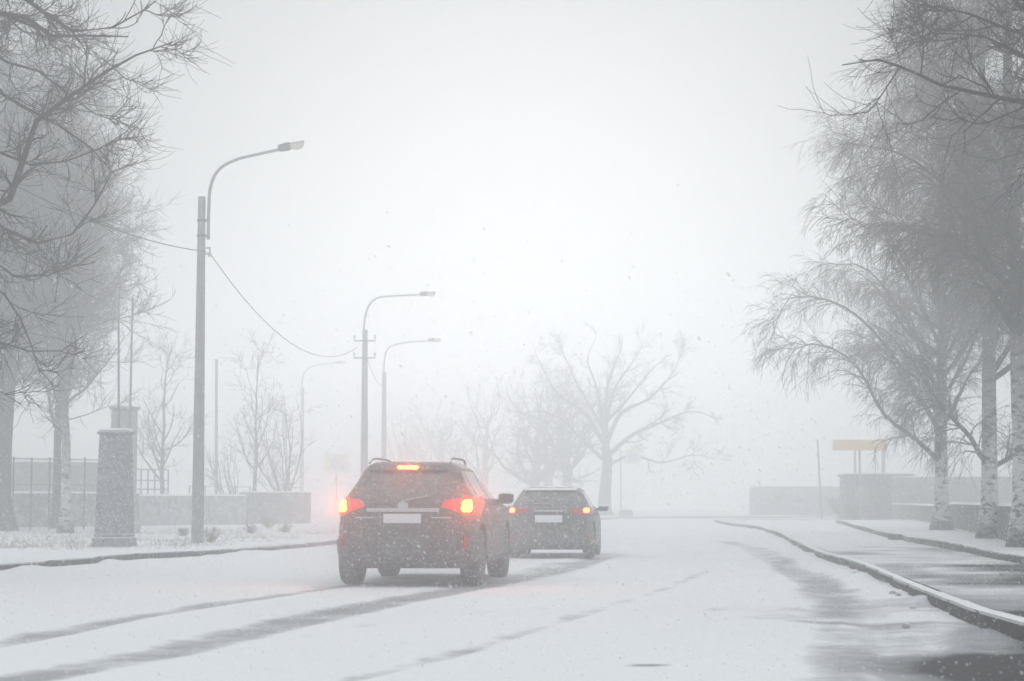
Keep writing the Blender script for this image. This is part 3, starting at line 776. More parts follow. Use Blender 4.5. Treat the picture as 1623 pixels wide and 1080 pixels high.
def wall(name, label, a, b, h, thick, mat, cap=None, cat='wall', z0=-.1, course=None):
    a, b = Vector(a), Vector(b); d = (b - a); L = d.length; rz = math.atan2(d.y, d.x)
    root = empty(name, (a.x, a.y, 0), rz); tag(root, label, cat)
    mb = MB(); mb.box(0, L, -thick / 2, thick / 2, z0, h); mb.build('wall_body', mat, root)
    if course:
        for i in range(int(L / course) + 1):
            x = min(i * course, L); mb = MB(); mb.box(x - .11, x + .11, -thick / 2 - .07, -thick / 2 - .002, z0, h - .03); mb.build('panel_post', mat, root)
    if cap:
        mb = MB(); mb.box(-.04, L + .04, -thick / 2 - .05, thick / 2 + .05, h + .003, h + .07); mb.build('coping', mat, root)
        mb = MB(); rows = []
        n = max(4, int(L / .5))
        for i in range(n + 1):
            x = L * i / n; k = .03 + cap * (0.6 + .5 * fbm(np.array(x), np.array(a.y), 1.3, 3).item())
            rows.append([(x, -thick / 2 - .04, h + .073), (x, thick / 2 + .04, h + .073), (x, thick / 4, h + .073 + k), (x, -thick / 4, h + .073 + k)])
        mb.rings(rows); mb.build('snow_cap', M['snow'], root, True)
    return root
w0, w1 = G(-260, 840, .1), G(214, 834.2, .1)
wall('brick_wall', 'low grey brick wall with snowy coping running along the left verge', w0, w1, 1.26, .3, M['brick'], .04)
w4, w5 = G(216, 834.2, .1), G(386, 832, .1)
wall('pale_wall', 'pale snow-plastered low wall between the brick wall and the concrete block', w4, w5, 1.18, .28, M['plaster'], .04)
w2, w3 = G(388, 831, .1), G(484, 830, .1)
rb = wall('concrete_block', 'short thick grey concrete wall end below the many-stemmed tree', w2, w3, 1.33, .7, M['wall_mid'], .03)
# metal fence in front of the wall
f0, f1 = G(-130, 843, .1), G(160, 840, .1)
d = f1 - f0; L = d.length
root = empty('metal_fence', f0, math.atan2(d.y, d.x)); tag(root, 'thin dark metal fence with top rail in front of the brick wall', 'fence')
n = int(L / .62)
for i in range(n + 1):
    mb = MB(); mb.tube([(L * i / n, 0, -.1), (L * i / n, 0, 2.38 + .02 * math.sin(i * 5))], .03, 6); mb.build('post', M['dark_steel'], root, True)
for z in (2.34, 1.52):
    mb = MB(); mb.tube([(-.1, 0, z), (L + .1, 0, z - .03)], .02, 6); mb.build('rail', M['dark_steel'], root, True)
f0, f1 = P(212, 800, 80), P(266, 800, 82); f0.z = f1.z = .1
d = f1 - f0; L = d.length
root = empty('blue_fence', f0, math.atan2(d.y, d.x)); tag(root, 'bluish railing above the wall just right of the stone pillar', 'fence')
for i in range(6):
    mb = MB(); mb.box(L * i / 5 - .025, L * i / 5 + .025, -.025, .025, 0, 2.25); mb.build('post', M['blue_steel'], root)
for z in (2.2, 1.75, 1.4):
    mb = MB(); mb.box(0, L, -.045, -.028, z, z + .05); mb.build('rail', M['blue_steel'], root)
f0, f1 = P(300, 800, 86), P(396, 800, 90); f0.z = f1.z = .1
d = f1 - f0; L = d.length
root = empty('wire_fence', f0, math.atan2(d.y, d.x)); tag(root, 'faint thin fence between the nearest lamp post and the concrete block', 'fence')
for i in range(5):
    mb = MB(); mb.tube([(L * i / 4, 0, -.1), (L * i / 4, 0, 1.62)], .03, 6); mb.build('post', M['dark_steel'], root, True)
for z in (1.58, .9):
    mb = MB(); mb.tube([(0, 0, z), (L, 0, z)], .018, 6); mb.build('rail', M['dark_steel'], root, True)
# low building behind the wall
c0 = P(-120, 800, 95)
root = empty('low_building', (c0.x, 95, 0), R(4)); tag(root, 'low grey building with snowy flat roof behind the brick wall at far left', 'building')
bw = 8.45
mb = MB(); mb.box(0, bw, 0, 5, -.1, 2.75); mb.build('wall', M['wall_dark'], root)
mb = MB(); mb.box(-.25, bw + .2, -.3, 5.2, 2.753, 2.90, .02); mb.build('roof', M['wall_dark'], root)
mb = MB(); mb.box(-.2, bw * .62, -.24, 5.1, 2.903, 3.06, .05); mb.build('roof_snow', M['snow'], root, True)
for x in (1.2, 3.3, 5.6, 7.2):
    mb = MB(); mb.box(x, x + .95, -.03, .02, 1.45, 2.35); w = mb.build('window', M['dark_steel'], root)
    for q in ((x - .06, x, 1.39, 2.41), (x + .95, x + 1.01, 1.39, 2.41), (x, x + .95, 2.35, 2.41), (x, x + .95, 1.39, 1.45)):
        pass
    mb = MB(); mb.box(x - .07, x + 1.02, -.075, -.033, 1.36, 1.447); mb.build('sill', M['pale_stone'], w)

# ------------------------------------------------------------------ right side: walls, shed, boards
la, lb_, lc = G(1670, 872, .25), G(1512, 834, .25), P(1395, 806, 135)
for (a, b, h, lbl) in ((la, lb_, .88, 'low dark concrete wall with a snow line on top behind the three birches'),
                       (lb_ + (lc - lb_) * .006, lc, .80, 'far end of the low dark wall running left from the birches to the shed')):
    wall('low_wall', lbl, (a.x, a.y, 0), (b.x, b.y, 0), h, .3, M['wall_dark'], .045)
a, b = P(1404, 800, 112), P(1760, 800, 104)
wall('long_wall', 'long tall dark grey wall behind the birches at right', (a.x, a.y, 0), (b.x, b.y, 0), 2.28, .4, M['wall_dark'], .05, course=2.4)
a, b = P(1192, 800, 132), P(1340, 800, 130)
wall('far_wall', 'paler far grey wall left of the dark shed', (a.x, a.y, 0), (b.x, b.y, 0), 1.90, .4, M['wall_mid'], .05, course=2.2)
a = P(1343, 800, 96)
root = empty('shed', (a.x, a.y, 0), R(-3)); tag(root, 'dark bluish flat-roofed shed below the orange yellow board', 'shed')
sw = 70 * 96 / FPX
mb = MB()
mb.box(0, sw, 0, 3.2, -.1, 2.25); mb.build('wall', solid('bluish_grey_cladding', (0.085, 0.10, 0.125), (0.12, 0.135, 0.16), .7, scale=3, snow=.18, snow_scale=9, stretch=(6, 1, .4)), root)
mb = MB(); mb.box(-.12, sw + 1.1, -.15, 3.4, 2.253, 2.33, .015); mb.build('roof', M['wall_dark'], root)
mb = MB(); mb.box(-.08, sw + 1.0, -.1, 3.3, 2.333, 2.40, .03); mb.build('roof_snow', M['snow'], root, True)
mb = MB(); mb.box(.35, 1.05, -.025, .01, .9, 1.75); mb.build('shutter', M['wall_mid'], root)
mb = MB(); mb.box(1.3, 1.95, -.025, .01, .02, 1.95); dr = mb.build('door', M['dark_steel'], root)
mb = MB(); mb.box(1.86, 1.90, -.07, -.027, .95, 1.1); mb.build('handle', M['steel'], dr)
# orange yellow board on one pole
a = G(1364, 823, .25)
root = empty('sign_board', a, R(2)); tag(root, 'long orange yellow board on a single grey pole right of the road', 'sign')
z0, z1 = pz(714.5, a.y), pz(697.5, a.y); hw = 43.5 * a.y / FPX
mb = MB(); mb.tube([(0, 0, -.2), (0, 0, z1 - a.z - .05)], .055, 10); mb.build('pole', M['steel'], root, True)
mb = MB(); mb.box(-hw, hw, -.10, -.06, z0 - a.z, z1 - a.z, .01); mb.build('board', M['yellow'], root)
mb = MB(); mb.box(-hw * .9, hw * .9, -.058, -.03, (z0 + z1) / 2 - a.z - .03, (z0 + z1) / 2 - a.z + .03); mb.build('brace', M['steel'], root)
for u, vt, lbl in ((1355, 700, 'left of the two faint grey posts rising behind the shed'), (1400, 700, 'right of the two faint grey posts rising behind the shed')):
    a = P(u, 800, 110); a.z = .1
    pole(lbl, a, P(u, vt, 110), .11 if u > 1380 else .08, M['concrete'], 'post', 'grey_post', 'posts behind the shed')
a = P(1302, 800, 102); a.z = .15
pole('slim faintly tilted post in front of the far grey wall left of the board', a, P(1296, 700, 102), .05, M['steel'], 'post', 'slim_post')
def crossing_sign(label, u, y, v0, v1, hw_px, pole_u, blue=True):
    a = P(pole_u, 800, y); a.z = .1
    root = empty('road_sign', a); tag(root, label, 'road sign', 'pale yellow square road signs')
    s = y / FPX; zt, zb = pz(v0, y) - a.z, pz(v1, y) - a.z; cx = (u - pole_u) * s; hw = hw_px * s
    mb = MB(); mb.tube([(0, 0, -.2), (0, 0, zt - .05)], .04, 8); mb.build('pole', M['steel'], root, True)
    mb = MB(); mb.box(cx - hw, cx + hw, -.075, -.05, zb, zt, .006); bd = mb.build('board', M['lime'], root)
    if blue:
        h = (zt - zb) * .30; zc = (zt + zb) / 2
        mb = MB(); mb.box(cx - h, cx + h, -.084, -.078, zc - h, zc + h); mb.build('inner_panel', M['sign_blue'], bd)
    if abs(cx) > .15:
        for z in (zt - .15, zb + .15):
            mb = MB(); mb.box(min(0, cx), max(0, cx), -.047, -.02, z - .02, z + .02); mb.build('bracket', M['steel'], root)
crossing_sign('pale yellow square sign left of the near car, very faint in the snow', 533, 128, 720, 750, 19, 533)
crossing_sign('pale yellow square sign right of the broad far oak, barely visible', 1004, 124, 712, 735, 12, 984)
a = P(992, 800, 119.5); a.z = .1
root = empty('concrete_stone', a); tag(root, 'small low concrete block at the far kerb right of the far car', 'block')
mb = MB(); mb.box(-.4, .4, -.25, .25, -.1, .42, .05); mb.build('body', M['wall_mid'], root)
mb = MB(); mb.box(-.36, .36, -.21, .21, .423, .48, .02); mb.build('snow_cap', M['snow'], root, True)
# shrubs beside the shed and tufts of dry grass on the left verge
def shrub(label, base, h, n, seed, mat='shrub', group='bare shrubs'):
    rg = np.random.default_rng(seed); tb = Tubes()
    s = rg.normal(0, .12 * h, (n, 3)); s[:, 2] = -.03
    d = rg.normal(0, .42, (n, 3)); d[:, 2] = 1
    pts, rr = grow(s, d, rg.uniform(.5, 1, n) * h, np.full(n, .010), .004, 5, .12, pull((0, .0)), rg); tb.add(pts, rr, 3)
    _, t, s2, d2, r2 = spawn(pts, rr, 7, .25, 1, (.6, .2), rg)
    p2_, r2_ = grow(s2, d2, rg.uniform(.15, .4, len(t)) * h, np.full(len(t), .006), .003, 3, .12, pull((0, .05)), rg); tb.add(p2_, r2_, 3)
    o = tb.build('bare_shrub', M[mat]); o.location = base
    return tag(o, label, 'shrub', group)
for u, y, h, lbl in ((1336, 100, 1.5, 'bare dark shrub hugging the left corner of the shed'), (1352, 94, .8, 'small bare shrub at the foot of the shed front')):
    a = P(u, 800, y); a.z = .12; shrub(lbl, a, h, 60, int(u))
a = G(334, 860, .1); shrub('small tuft of dry stalks at the foot of the nearest lamp post', a, .42, 26, 5, 'straw', 'dry stalks on the left verge')
a = G(322, 863, .1)
for u, v, h, lbl in ((425, 838, .5, 'widest clump of dry stalks right of the nearest lamp post'), (398, 846, .36, 'low clump of dry stalks on the snow between lamp post and block'),
                     (452, 844, .32, 'low clump of dry stalks on the snow below the concrete block'), (290, 850, .3, 'sparse dry stalks just left of the nearest lamp post')):
    a = G(u, v, .1); shrub(lbl, a, h, 34, int(u), 'straw', 'dry stalks on the left verge')
# dry grass poking through the verge snow
rg = np.random.default_rng(99); S = []
while len(S) < 2600:
    u, v = rg.uniform(-60, 560), rg.uniform(838, 872)
    p = G(u, v, .1)
    x, y = p.x, p.y
    if dist_to_line(np.array([x]), np.array([y]), KERB_L)[0] < 1.0: continue
    if fbm(np.array([x]), np.array([y]), .7, 8)[0] < .47: continue
    S.append((x, y, .09))
S = np.array(S); tb = Tubes(); d = rg.normal(0, .5, S.shape); d[:, 2] = 1
pts, rr = grow(S, d, rg.uniform(.05, .20, len(S)), np.full(len(S), .005), .002, 3, .2, pull((0, -.1)), rg); tb.add(pts, rr, 3)
tag(tb.build('dry_grass', M['straw']), kind='stuff')
# clods of snow and ice beside the right kerb
rg = np.random.default_rng(4)
mb = MB()
for u, v, s in ((1415, 941, .035), (1424, 944, .03), (1447, 965, .025), (1436, 993, .03), (1588, 913, .045), (1352, 910, .04)):
    p = G(u, v, .125 if u == 1588 else .01); mb = MB(); rows = []
    for h, k in ((-.3, .8), (0, 1.0), (.5, .85), (.95, .4)):
        rows.append([(s * k * (1.15 + .3 * rg.random()) * math.cos(t), s * k * (1 + .3 * rg.random()) * math.sin(t), s * h) for t in np.linspace(0, 2 * math.pi, 9)[:-1]])
    mb.rings(rows); o = mb.build('ice_clod', M['dirty_snow'], None, True); o.location = p
    where = 'on the pavement' if u == 1588 else 'in the gutter by the right kerb'
    tag(o, f'small dirty lump of frozen snow {where}', 'snow lump', 'lumps of frozen snow by the right kerb')

# ------------------------------------------------------------------ cars
M['paint'] = solid('dark_grey_car_paint', (0.028, 0.026, 0.028), (0.045, 0.043, 0.045), 0.5, metal=0.0, dust=0.28, scale=3, snow=0.26, snow_scale=24, coat=0.1, top=False)
M['paint2'] = solid('dark_silver_car_paint', (0.045, 0.045, 0.048), (0.07, 0.07, 0.073), 0.5, metal=0.0, dust=0.36, scale=3, snow=0.26, snow_scale=24, coat=0.15, top=False)
M['car_glass'] = solid('dirty_car_glass', (0.035, 0.037, 0.04), (0.06, 0.062, 0.065), 0.12, metal=0, dust=0.5, scale=4, snow=0.18, snow_scale=24, top=False)
M['side_glass'] = solid('clear_side_glass', (0.10, 0.105, 0.11), None, 0.03, metal=0, top=False)
M['trim'] = solid('black_plastic', (0.022, 0.022, 0.024), (0.04, 0.04, 0.042), 0.6, dust=0.45, scale=8, snow=0.26, snow_scale=24)
M['rubber'] = solid('tyre_rubber', (0.02, 0.02, 0.021), (0.05, 0.05, 0.052), 0.85, dust=0.6, scale=10, snow=0.2, snow_scale=24, top=False)
M['alloy'] = solid('alloy_wheel', (0.30, 0.30, 0.31), None, 0.4, metal=0.7, snow=.3, top=False)
M['chrome'] = solid('satin_chrome', (0.62, 0.62, 0.63), None, 0.3, metal=0.6, top=False)
M['plate'] = solid('white_plate', (0.86, 0.87, 0.88), None, 0.5, top=False)
M['lens'] = emit('lit_red_lens', (1.0, 0.06, 0.04), 0.65)
M['lens_dim'] = emit('red_lens', (1.0, 0.05, 0.04), 0.12)
M['reflector'] = emit('red_reflector', (1.0, 0.03, 0.03), 0.0, (0.45, 0.02, 0.02))
M['bulb'] = emit('lit_brake_bulb', (1.0, 0.115, 0.004), 100.0)
M['bulb_dim'] = emit('lit_tail_bulb', (1.0, 0.25, 0.06), 4.5)

def car(name, label, loc, rz, prof, spec, group=None):
    root = empty(name, loc, rz); tag(root, label, 'car', group)
    Z = np.array([p[0] for p in prof]); RE = np.array([p[1] for p in prof]); FR = np.array([p[2] for p in prof]); W = np.array([p[3] for p in prof])
    N = 7.0
    at = lambda z: (np.interp(z, Z, RE), np.interp(z, Z, FR), np.interp(z, Z, W))
    def rear(x, z):
        r, f, w = at(z); L = (f - r) / 2
        q = min(abs(x) / w, .9999)
        return (r + f) / 2 - L * (1 - q ** N) ** (1 / N)
    def side(y, z):
        r, f, w = at(z); L = (f - r) / 2; q = min(abs(y - (r + f) / 2) / L, .9999)
        return w * (1 - q ** N) ** (1 / N)
    # body: slices at each height
    mb = MB(); rows = []
    th = np.concatenate([np.linspace(0, .03, 4)[:-1], np.linspace(.03, math.pi / 2 - .03, 13), np.linspace(math.pi / 2 - .03, math.pi / 2, 4)[1:-1]])
    th = np.concatenate([th + k * math.pi / 2 for k in range(4)])
    zz = sorted(set(np.concatenate([Z, (Z[1:] + Z[:-1]) / 2])))
    for z in zz:
        r, f, w = at(z); L = (f - r) / 2; c = (r + f) / 2
        row = []
        for t in th:
            ct, st = math.cos(t), math.sin(t)
            row.append((w * math.copysign(abs(ct) ** (2 / N), ct), c + L * math.copysign(abs(st) ** (2 / N), st), z))
        rows.append(row)
    mb.rings(rows)
    body = mb.build('body', M[spec['paint']], root, True)
    # wheel arches are cut out of the body
    RW, AX, TRK, TW = spec['rw'], spec['axles'], spec['track'], spec['tw']
    cut = []
    for y in AX:
        for s in (-1, 1):
            c = MB(); x0, x1 = sorted((s * (TRK - TW - .06), s * 1.3))
            c.lathe([(RW + .065, x0), (RW + .065, x1)], 28, 'x', (0, y, RW + .02)); o = c.build('arch_cutter', M['trim'], root)
            bo = body.modifiers.new('arch', 'BOOLEAN'); bo.operation = 'DIFFERENCE'; bo.object = o; bo.solver = 'EXACT'; cut.append(o)
    bpy.context.view_layer.update()
    me = bpy.data.meshes.new_from_object(body.evaluated_get(bpy.context.evaluated_depsgraph_get()))
    body.modifiers.clear(); body.data = me
    for o in cut: bpy.data.objects.remove(o)
    # patches that follow the body
    def rpatch(nm, rows, mat, off=.006, th_=.02, parent=None, cols=14):
        """rows: (z, x0, x1) from low to high, lying on the tail"""
        m_ = MB(); out, inn = [], []
        zr = [q[0] for q in rows]; z_ = np.linspace(zr[0], zr[-1], max(len(rows), 5))
        for z in z_:
            a0, a1 = np.interp(z, zr, [q[1] for q in rows]), np.interp(z, zr, [q[2] for q in rows])
            xs_ = np.linspace(a0, a1, cols)
            out.append([(x * (1 + off / max(abs(x), .3) * (abs(x) > .6)), rear(x, z) - off, z) for x in xs_]); inn.append([(x, rear(x, z) + th_, z) for x in xs_])
        rings = [list(o_) + list(reversed(i_)) for o_, i_ in zip(out, inn)]
        m_.rings(rings); return m_.build(nm, M[mat], parent or root, True)
    def spatch(nm, s, rows, mat, off=.005, th_=.02, parent=None, cols=6):
        m_ = MB(); rings = []
        zr = [q[0] for q in rows]
        for z in np.linspace(zr[0], zr[-1], 6):
            y0, y1 = np.interp(z, zr, [q[1] for q in rows]), np.interp(z, zr, [q[2] for q in rows])
            yy = np.linspace(y0, y1, cols)
            rings.append([(s * (side(y, z) + off), y, z) for y in yy] + [(s * (side(y, z) - th_), y, z) for y in reversed(yy)])
        m_.rings(rings); return m_.build(nm, M[mat], parent or root, True)
    spec['details'](root, rear, side, at, rpatch, spatch)
    # wheels
    for y in AX:
        for s in (-1, 1):
            we = empty('wheel', (s * (TRK - TW / 2), y, RW)); we.parent = root
            h = TW / 2
            m_ = MB(); m_.lathe([(RW * .66, -h * .9), (RW * .90, -h), (RW * .985, -h * .78), (RW, -h * .5), (RW, h * .5), (RW * .985, h * .78), (RW * .90, h), (RW * .66, h * .9)], 36, 'x')
            m_.build('tyre', M['rubber'], we, True)
            m_ = MB(); m_.lathe([(RW * .655, s * h * .2), (RW * .655, s * h * .85), (RW * .60, s * h * .86), (RW * .58, s * h * .3)], 30, 'x')
            for k in range(6):
                a_ = k * math.pi / 3
                m_.tube([(s * h * .62, 0, 0), (s * h * .7, RW * .60 * math.cos(a_), RW * .60 * math.sin(a_))], [.035, .028], 6)
            m_.lathe([(.06, s * h * .3), (.065, s * h * .75), (.03, s * h * .8)], 12, 'x')
            m_.build('rim', M['alloy'], we, True)
    return root

def suv_details(root, rear, side, at, rp, sp):
    rp('rear_window', [(1.035, -.70, .70), (1.10, -.685, .685), (1.27, -.62, .62), (1.43, -.54, .54)], 'car_glass', .005, .02)
    rp('rear_bumper', [(.25, -.80, .80), (.34, -.86, .86), (.46, -.875, .875), (.58, -.85, .85)], 'trim', .018, .03, cols=26)
    sb = rp('spoiler', [(1.445, -.52, .52), (1.475, -.54, .54), (1.51, -.52, .52)], 'paint', .055, .06)
    m_ = MB(); y = rear(0, 1.475) - .058
    m_.box(-.125, .125, y - .014, y, 1.458, 1.492, .006); m_.build('brake_light', M['bulb'], sb)
    for s in (-1, 1):
        x0, x1 = .47, .883
        rows = [(.885, .74, x1), (.93, .64, x1), (.985, x0, x1 - .004), (1.055, x0 + .02, .865), (1.09, .60, .845), (1.125, .73, .825)]
        rows = [(z, s * a, s * b) for z, a, b in rows]
        l = rp('tail_light', rows, 'lens', .014, .03, cols=20)
        rows = [(z, s * a, s * b) for z, a, b in ((.925, .725, .80), (.96, .70, .815), (1.03, .71, .81), (1.07, .735, .79))]
        rp('brake_bulb', rows, 'bulb', .022, .02, l, cols=8)
        rp('reflector', [(.49, s * .735, s * .785), (.63, s * .735, s * .785)], 'reflector', .026, .03, cols=5)
        rp('trim_strip', [(.845, s * .36, s * .60), (.862, s * .36, s * .60)], 'chrome', .012, .02, cols=6)
    rp('chrome_bar', [(.925, -.45, .45), (.945, -.455, .455), (.972, -.45, .45)], 'chrome', .022, .03)
    rc = rp('plate_recess', [(.755, -.40, .40), (.915, -.42, .42)], 'trim', .006, .02)
    m_ = MB(); y = rear(0, .84) - .03; m_.box(-.235, .235, y - .008, y, .785, .90, .006); m_.build('number_plate', M['plate'], root)
    m_ = MB(); m_.lathe([(.052, 0), (.052, .012), (.03, .016)], 18, 'z'); 
    bd = m_.build('badge', M['chrome'], root, True); bd.rotation_euler = (R(90), 0, 0); bd.scale = (1.3, 1, 1); bd.location = (0, rear(0, 1.0) - .006, 1.0)
    m_ = MB(); yw = rear(0, 1.07); m_.tube([(-.02, rear(-.02, 1.05) - .02, 1.05), (.16, rear(.16, 1.09) - .022, 1.09), (.34, rear(.34, 1.115) - .022, 1.115)], .009, 6); m_.build('wiper', M['trim'], root, True)
    for s in (-1, 1):
        # side windows, split by a pillar
        for y0a, y1a, y0b, y1b in ((.52, .98, .82, 1.0), (1.06, 2.0, 1.08, 1.92), (2.08, 3.02, 2.0, 2.42)):
            sp('side_window', s, [(1.09, y0a, y1a), (1.27, (y0a + y0b) / 2, (y1a + y1b) / 2), (1.44, y0b, y1b)], 'side_glass', .004)
        for y0, y1 in ((.98, 2.02), (2.04, 3.05)):
            d_ = sp('door', s, [(.34, y0 + (.28 if y0 < 1 else 0), y1), (.7, y0 + (.1 if y0 < 1 else 0), y1), (1.02, y0, y1)], 'paint', .006, .02)
            sp('handle', s, [(.93, y0 + .1, y0 + .28), (.96, y0 + .1, y0 + .28)], 'chrome', .03, .01, d_)
        sp('sill_cladding', s, [(.26, 1.32, 3.0), (.36, 1.32, 3.0)], 'trim', .02, .03)
        m_ = MB(); xr = .50
        pts = [(s * (xr + .02), .62, 1.535), (s * xr, .70, 1.585), (s * xr, 1.0, 1.60), (s * xr, 1.7, 1.60), (s * xr, 2.0, 1.585), (s * xr, 2.1, 1.54)]
        m_.tube(pts, .014, 8); m_.build('roof_rail', M['trim'], root, True)
        # mirror
        m_ = MB(); mx = .86
        m_.box(*sorted((s * mx, s * (mx + .20))), 2.78, 2.93, 1.02, 1.18, .035); mi = m_.build('wing_mirror', M['trim'], root, True)
        m_ = MB(); m_.tube([(s * .77, 2.9, 1.06), (s * (mx + .03), 2.86, 1.06)], .028, 8); m_.build('mirror_arm', M['trim'], mi, True)
        m_ = MB(); m_.box(*sorted((s * (mx + .03), s * (mx + .175))), 2.772, 2.779, 1.045, 1.155); m_.build('mirror_glass', M['side_glass'], mi)
        m_ = MB(); m_.tube([(s * .52, .02 + .10, .30), (s * .52, .02 + .30, .30)], .035, 10); m_.build('exhaust_pipe', M['dark_steel'], root, True)

SUV = [(.23, .14, 4.30, .80), (.29, .05, 4.42, .87), (.40, .01, 4.52, .90), (.58, 0, 4.56, .905), (.66, .03, 4.56, .905), (.80, .07, 4.53, .90), (.93, .09, 4.40, .892),
       (.99, .10, 4.15, .88), (1.03, .115, 3.55, .86), (1.09, .17, 3.25, .82), (1.18, .26, 3.0, .765), (1.27, .35, 2.80, .705), (1.37, .44, 2.58, .655), (1.45, .50, 2.42, .61),
       (1.51, .56, 2.25, .555), (1.545, .66, 2.05, .49), (1.56, .85, 1.85, .36), (1.565, 1.1, 1.6, .15)]
sp_ = G(638, 930, 0)
car('parked_suv'.replace('parked_', ''), 'snow-dusted dark grey SUV with brake lights on and roof rails, nearer of the two cars', Vector((sp_.x + .0, sp_.y - .28, 0.0)), R(-6.5), SUV,
    dict(paint='paint', rw=.355, axles=(.86, 3.51), track=.895, tw=.25, details=suv_details))

def hatch_details(root, rear, side, at, rp, sp):
    rp('rear_window', [(.965, -.66, .66), (1.05, -.63, .63), (1.16, -.57, .57), (1.245, -.53, .53)], 'car_glass', .005, .02)
    rp('rear_bumper', [(.20, -.70, .70), (.30, -.79, .79), (.42, -.795, .795), (.52, -.78, .78)], 'paint2', .018, .03, cols=26)
    sb = rp('spoiler', [(1.255, -.48, .48), (1.275, -.50, .50), (1.30, -.47, .47)], 'trim', .05, .05)
    for s in (-1, 1):
        l = rp('tail_light', [(z, s * a, s * b) for z, a, b in ((.80, .50, .775), (.86, .38, .77), (.92, .36, .76), (.955, .58, .745))], 'lens_dim', .012, .03, cols=18)
        rp('tail_bulb', [(z, s * a, s * b) for z, a, b in ((.84, .63, .70), (.87, .61, .72), (.91, .61, .72), (.935, .64, .70))], 'bulb_dim', .02, .02, l, cols=8)
        rp('reflector', [(.36, s * .62, s * .74), (.39, s * .62, s * .74)], 'reflector', .024, .03, cols=5)
    rp('chrome_bar', [(.865, -.27, .27), (.885, -.27, .27)], 'chrome', .02, .03)
    rp('plate_recess', [(.64, -.33, .33), (.85, -.35, .35)], 'trim', .005, .02)
    m_ = MB(); y = rear(0, .74) - .026; m_.box(-.25, .25, y - .008, y, .665, .80, .008); m_.build('number_plate', M['plate'], root)
    m_ = MB(); m_.tube([(-.3, rear(-.3, 1.0) - .02, 1.0), (.1, rear(.1, .99) - .02, .99)], .009, 6); m_.build('wiper', M['trim'], root, True)
    for s in (-1, 1):
        for y0a, y1a, y0b, y1b in ((.62, 1.5, .92, 1.45), (1.58, 2.75, 1.52, 2.15)):
            sp('side_window', s, [(.95, y0a, y1a), (1.08, (y0a + y0b) / 2, (y1a + y1b) / 2), (1.22, y0b, y1b)], 'side_glass', .004)
        for y0, y1 in ((.95, 1.9), (1.92, 2.95)):
            d_ = sp('door', s, [(.30, y0 + (.25 if y0 < 1 else 0), y1), (.6, y0 + (.1 if y0 < 1 else 0), y1), (.90, y0, y1)], 'paint2', .006, .02)
            sp('handle', s, [(.80, y0 + .1, y0 + .28), (.83, y0 + .1, y0 + .28)], 'trim', .03, .01, d_)
        m_ = MB(); mx = .80
        m_.box(*sorted((s * mx, s * (mx + .19))), 2.52, 2.66, .86, .98, .03); mi = m_.build('wing_mirror', M['trim'], root, True)
        m_ = MB(); m_.tube([(s * .70, 2.66, .90), (s * (mx + .03), 2.6, .90)], .025, 8); m_.build('mirror_arm', M['trim'], mi, True)
HATCH = [(.17, .16, 4.0, .70), (.23, .06, 4.1, .78), (.34, .01, 4.2, .805), (.48, 0, 4.22, .81), (.56, .03, 4.22, .81), (.70, .06, 4.18, .80), (.80, .08, 4.0, .79),
         (.87, .09, 3.7, .775), (.92, .12, 3.2, .75), (.98, .20, 2.9, .715), (1.08, .32, 2.65, .655), (1.18, .45, 2.45, .60), (1.26, .55, 2.3, .545),
         (1.30, .65, 2.1, .49), (1.325, .85, 1.9, .38), (1.335, 1.1, 1.7, .15)]
hp = G(869, 886, 0)
car('hatchback', 'snow-blurred dark hatchback with dim tail lights, farther of the two cars', Vector((hp.x, hp.y - .25, 0)), R(-5.0), HATCH,
    dict(paint='paint2', rw=.31, axles=(.76, 3.32), track=.80, tw=.21, details=hatch_details))

# ------------------------------------------------------------------ air
hz = MB(); hz.box(-320, 320, -50, 320, -1.05, 19.0)
m, nt, b = new_mat('haze'); nt.nodes.remove(b)
v = nt.nodes.new('ShaderNodeVolumePrincipled')
v.inputs['Color'].default_value = (0.975, 0.985, 0.995, 1)
v.inputs['Density'].default_value = HAZE_DENSITY
v.inputs['Anisotropy'].default_value = HAZE_G
nt.links.new(v.outputs[0], nt.nodes['Material Output'].inputs['Volume'])
tag(hz.build('haze', m), kind='stuff')
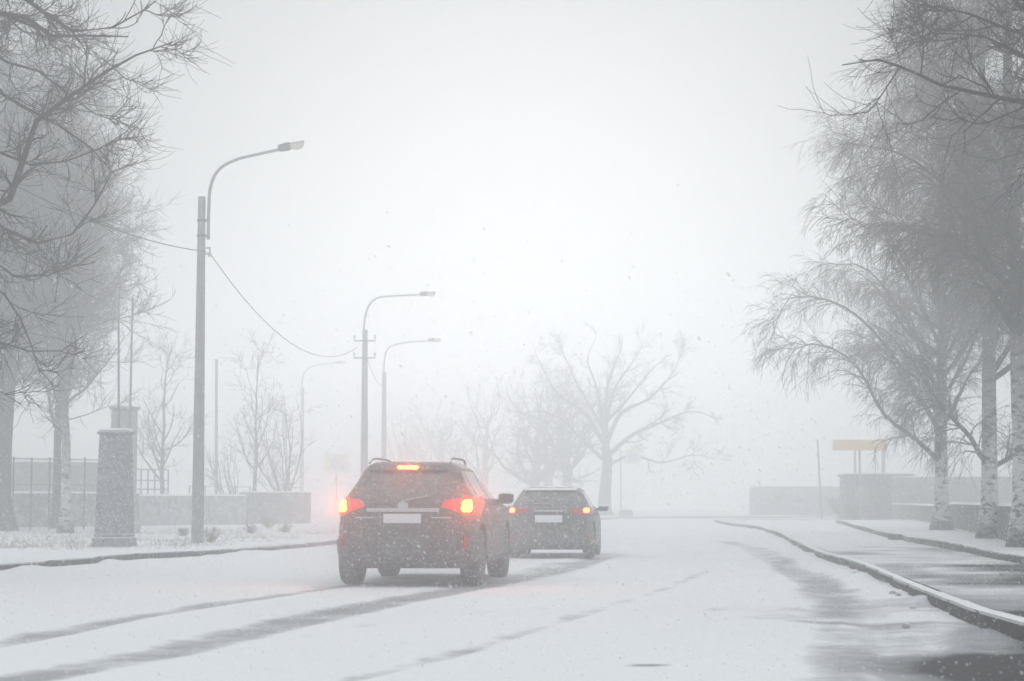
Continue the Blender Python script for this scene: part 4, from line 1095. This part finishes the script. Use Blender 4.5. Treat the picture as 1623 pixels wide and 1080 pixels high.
# whirled snow, a volume added to spread a halo round the near tail lights
m, nt, b = new_mat('halo_snow'); nt.nodes.remove(b)
v = nt.nodes.new('ShaderNodeVolumePrincipled'); v.inputs['Color'].default_value = (0.97, 0.975, 0.98, 1); v.inputs['Anisotropy'].default_value = 0.72
tc = node(nt, 'ShaderNodeTexCoord'); vl = node(nt, 'ShaderNodeVectorMath', operation='LENGTH'); nt.links.new(tc.outputs['Object'], vl.inputs[0])
nt.links.new(ramp(nt, math_(nt, 'MULTIPLY', ramp(nt, vl.outputs['Value'], [(0.15, 1), (1.0, 0)]), 1.0), [(0.0, 0), (1.0, HALO_SPRAY)]), v.inputs['Density'])
nt.links.new(v.outputs[0], nt.nodes['Material Output'].inputs['Volume'])
mb = MB(); mb.lathe([(math.sin(t) + 1e-4, -math.cos(t)) for t in np.linspace(0.02, math.pi - .02, 16)], 28)
o = mb.build('halo_snow', m); o.location = (sp_.x, sp_.y - .5, .75); o.scale = (1.9, 2.2, 1.35); tag(o, kind='stuff')
# falling snow
rg = np.random.default_rng(2024)
m, nt, b = new_mat('snowflake'); nt.nodes.remove(b)              # ice crystals let the light through
df = node(nt, 'ShaderNodeBsdfDiffuse'); tl = node(nt, 'ShaderNodeBsdfTranslucent'); ms = node(nt, 'ShaderNodeMixShader')
for q in (df, tl): q.inputs['Color'].default_value = (0.96, 0.965, 0.97, 1)
nt.links.new(df.outputs[0], ms.inputs[1]); nt.links.new(tl.outputs[0], ms.inputs[2]); nt.links.new(ms.outputs[0], nt.nodes['Material Output'].inputs['Surface'])
M['flake'] = m
n = 290000
c = np.stack([rg.uniform(-13, 13, n), rg.uniform(8.0, 44, n), np.where(rg.random(n) < .36, rg.uniform(.03, 9.5, n), .03 + rg.exponential(1.1, n).clip(0, 9))], 1)
s = rg.gamma(4.0, .00054, n).clip(.001, .007) * np.where(c[:, 2] > 2.4, .72, 1.0)
o6 = np.array([(1, 0, 0), (-1, 0, 0), (0, 1, 0), (0, -1, 0), (0, 0, 1), (0, 0, -1)], float)
sc = np.stack([s, s, s * rg.uniform(1, 2.2, n)], 1)
pt = o6[None] * sc[:, None, :]
pt[..., 0] += pt[..., 2] * -.5                                   # flakes streak with the wind
V = (c[:, None, :] + pt).reshape(-1, 3)
tri = np.array([(0, 2, 4), (2, 1, 4), (1, 3, 4), (3, 0, 4), (2, 0, 5), (1, 2, 5), (3, 1, 5), (0, 3, 5)])
F = (np.arange(n)[:, None, None] * 6 + tri[None]).reshape(-1, 3)
tag(mesh_np('falling_snow', V, F, M['flake'], smooth=False), kind='stuff')
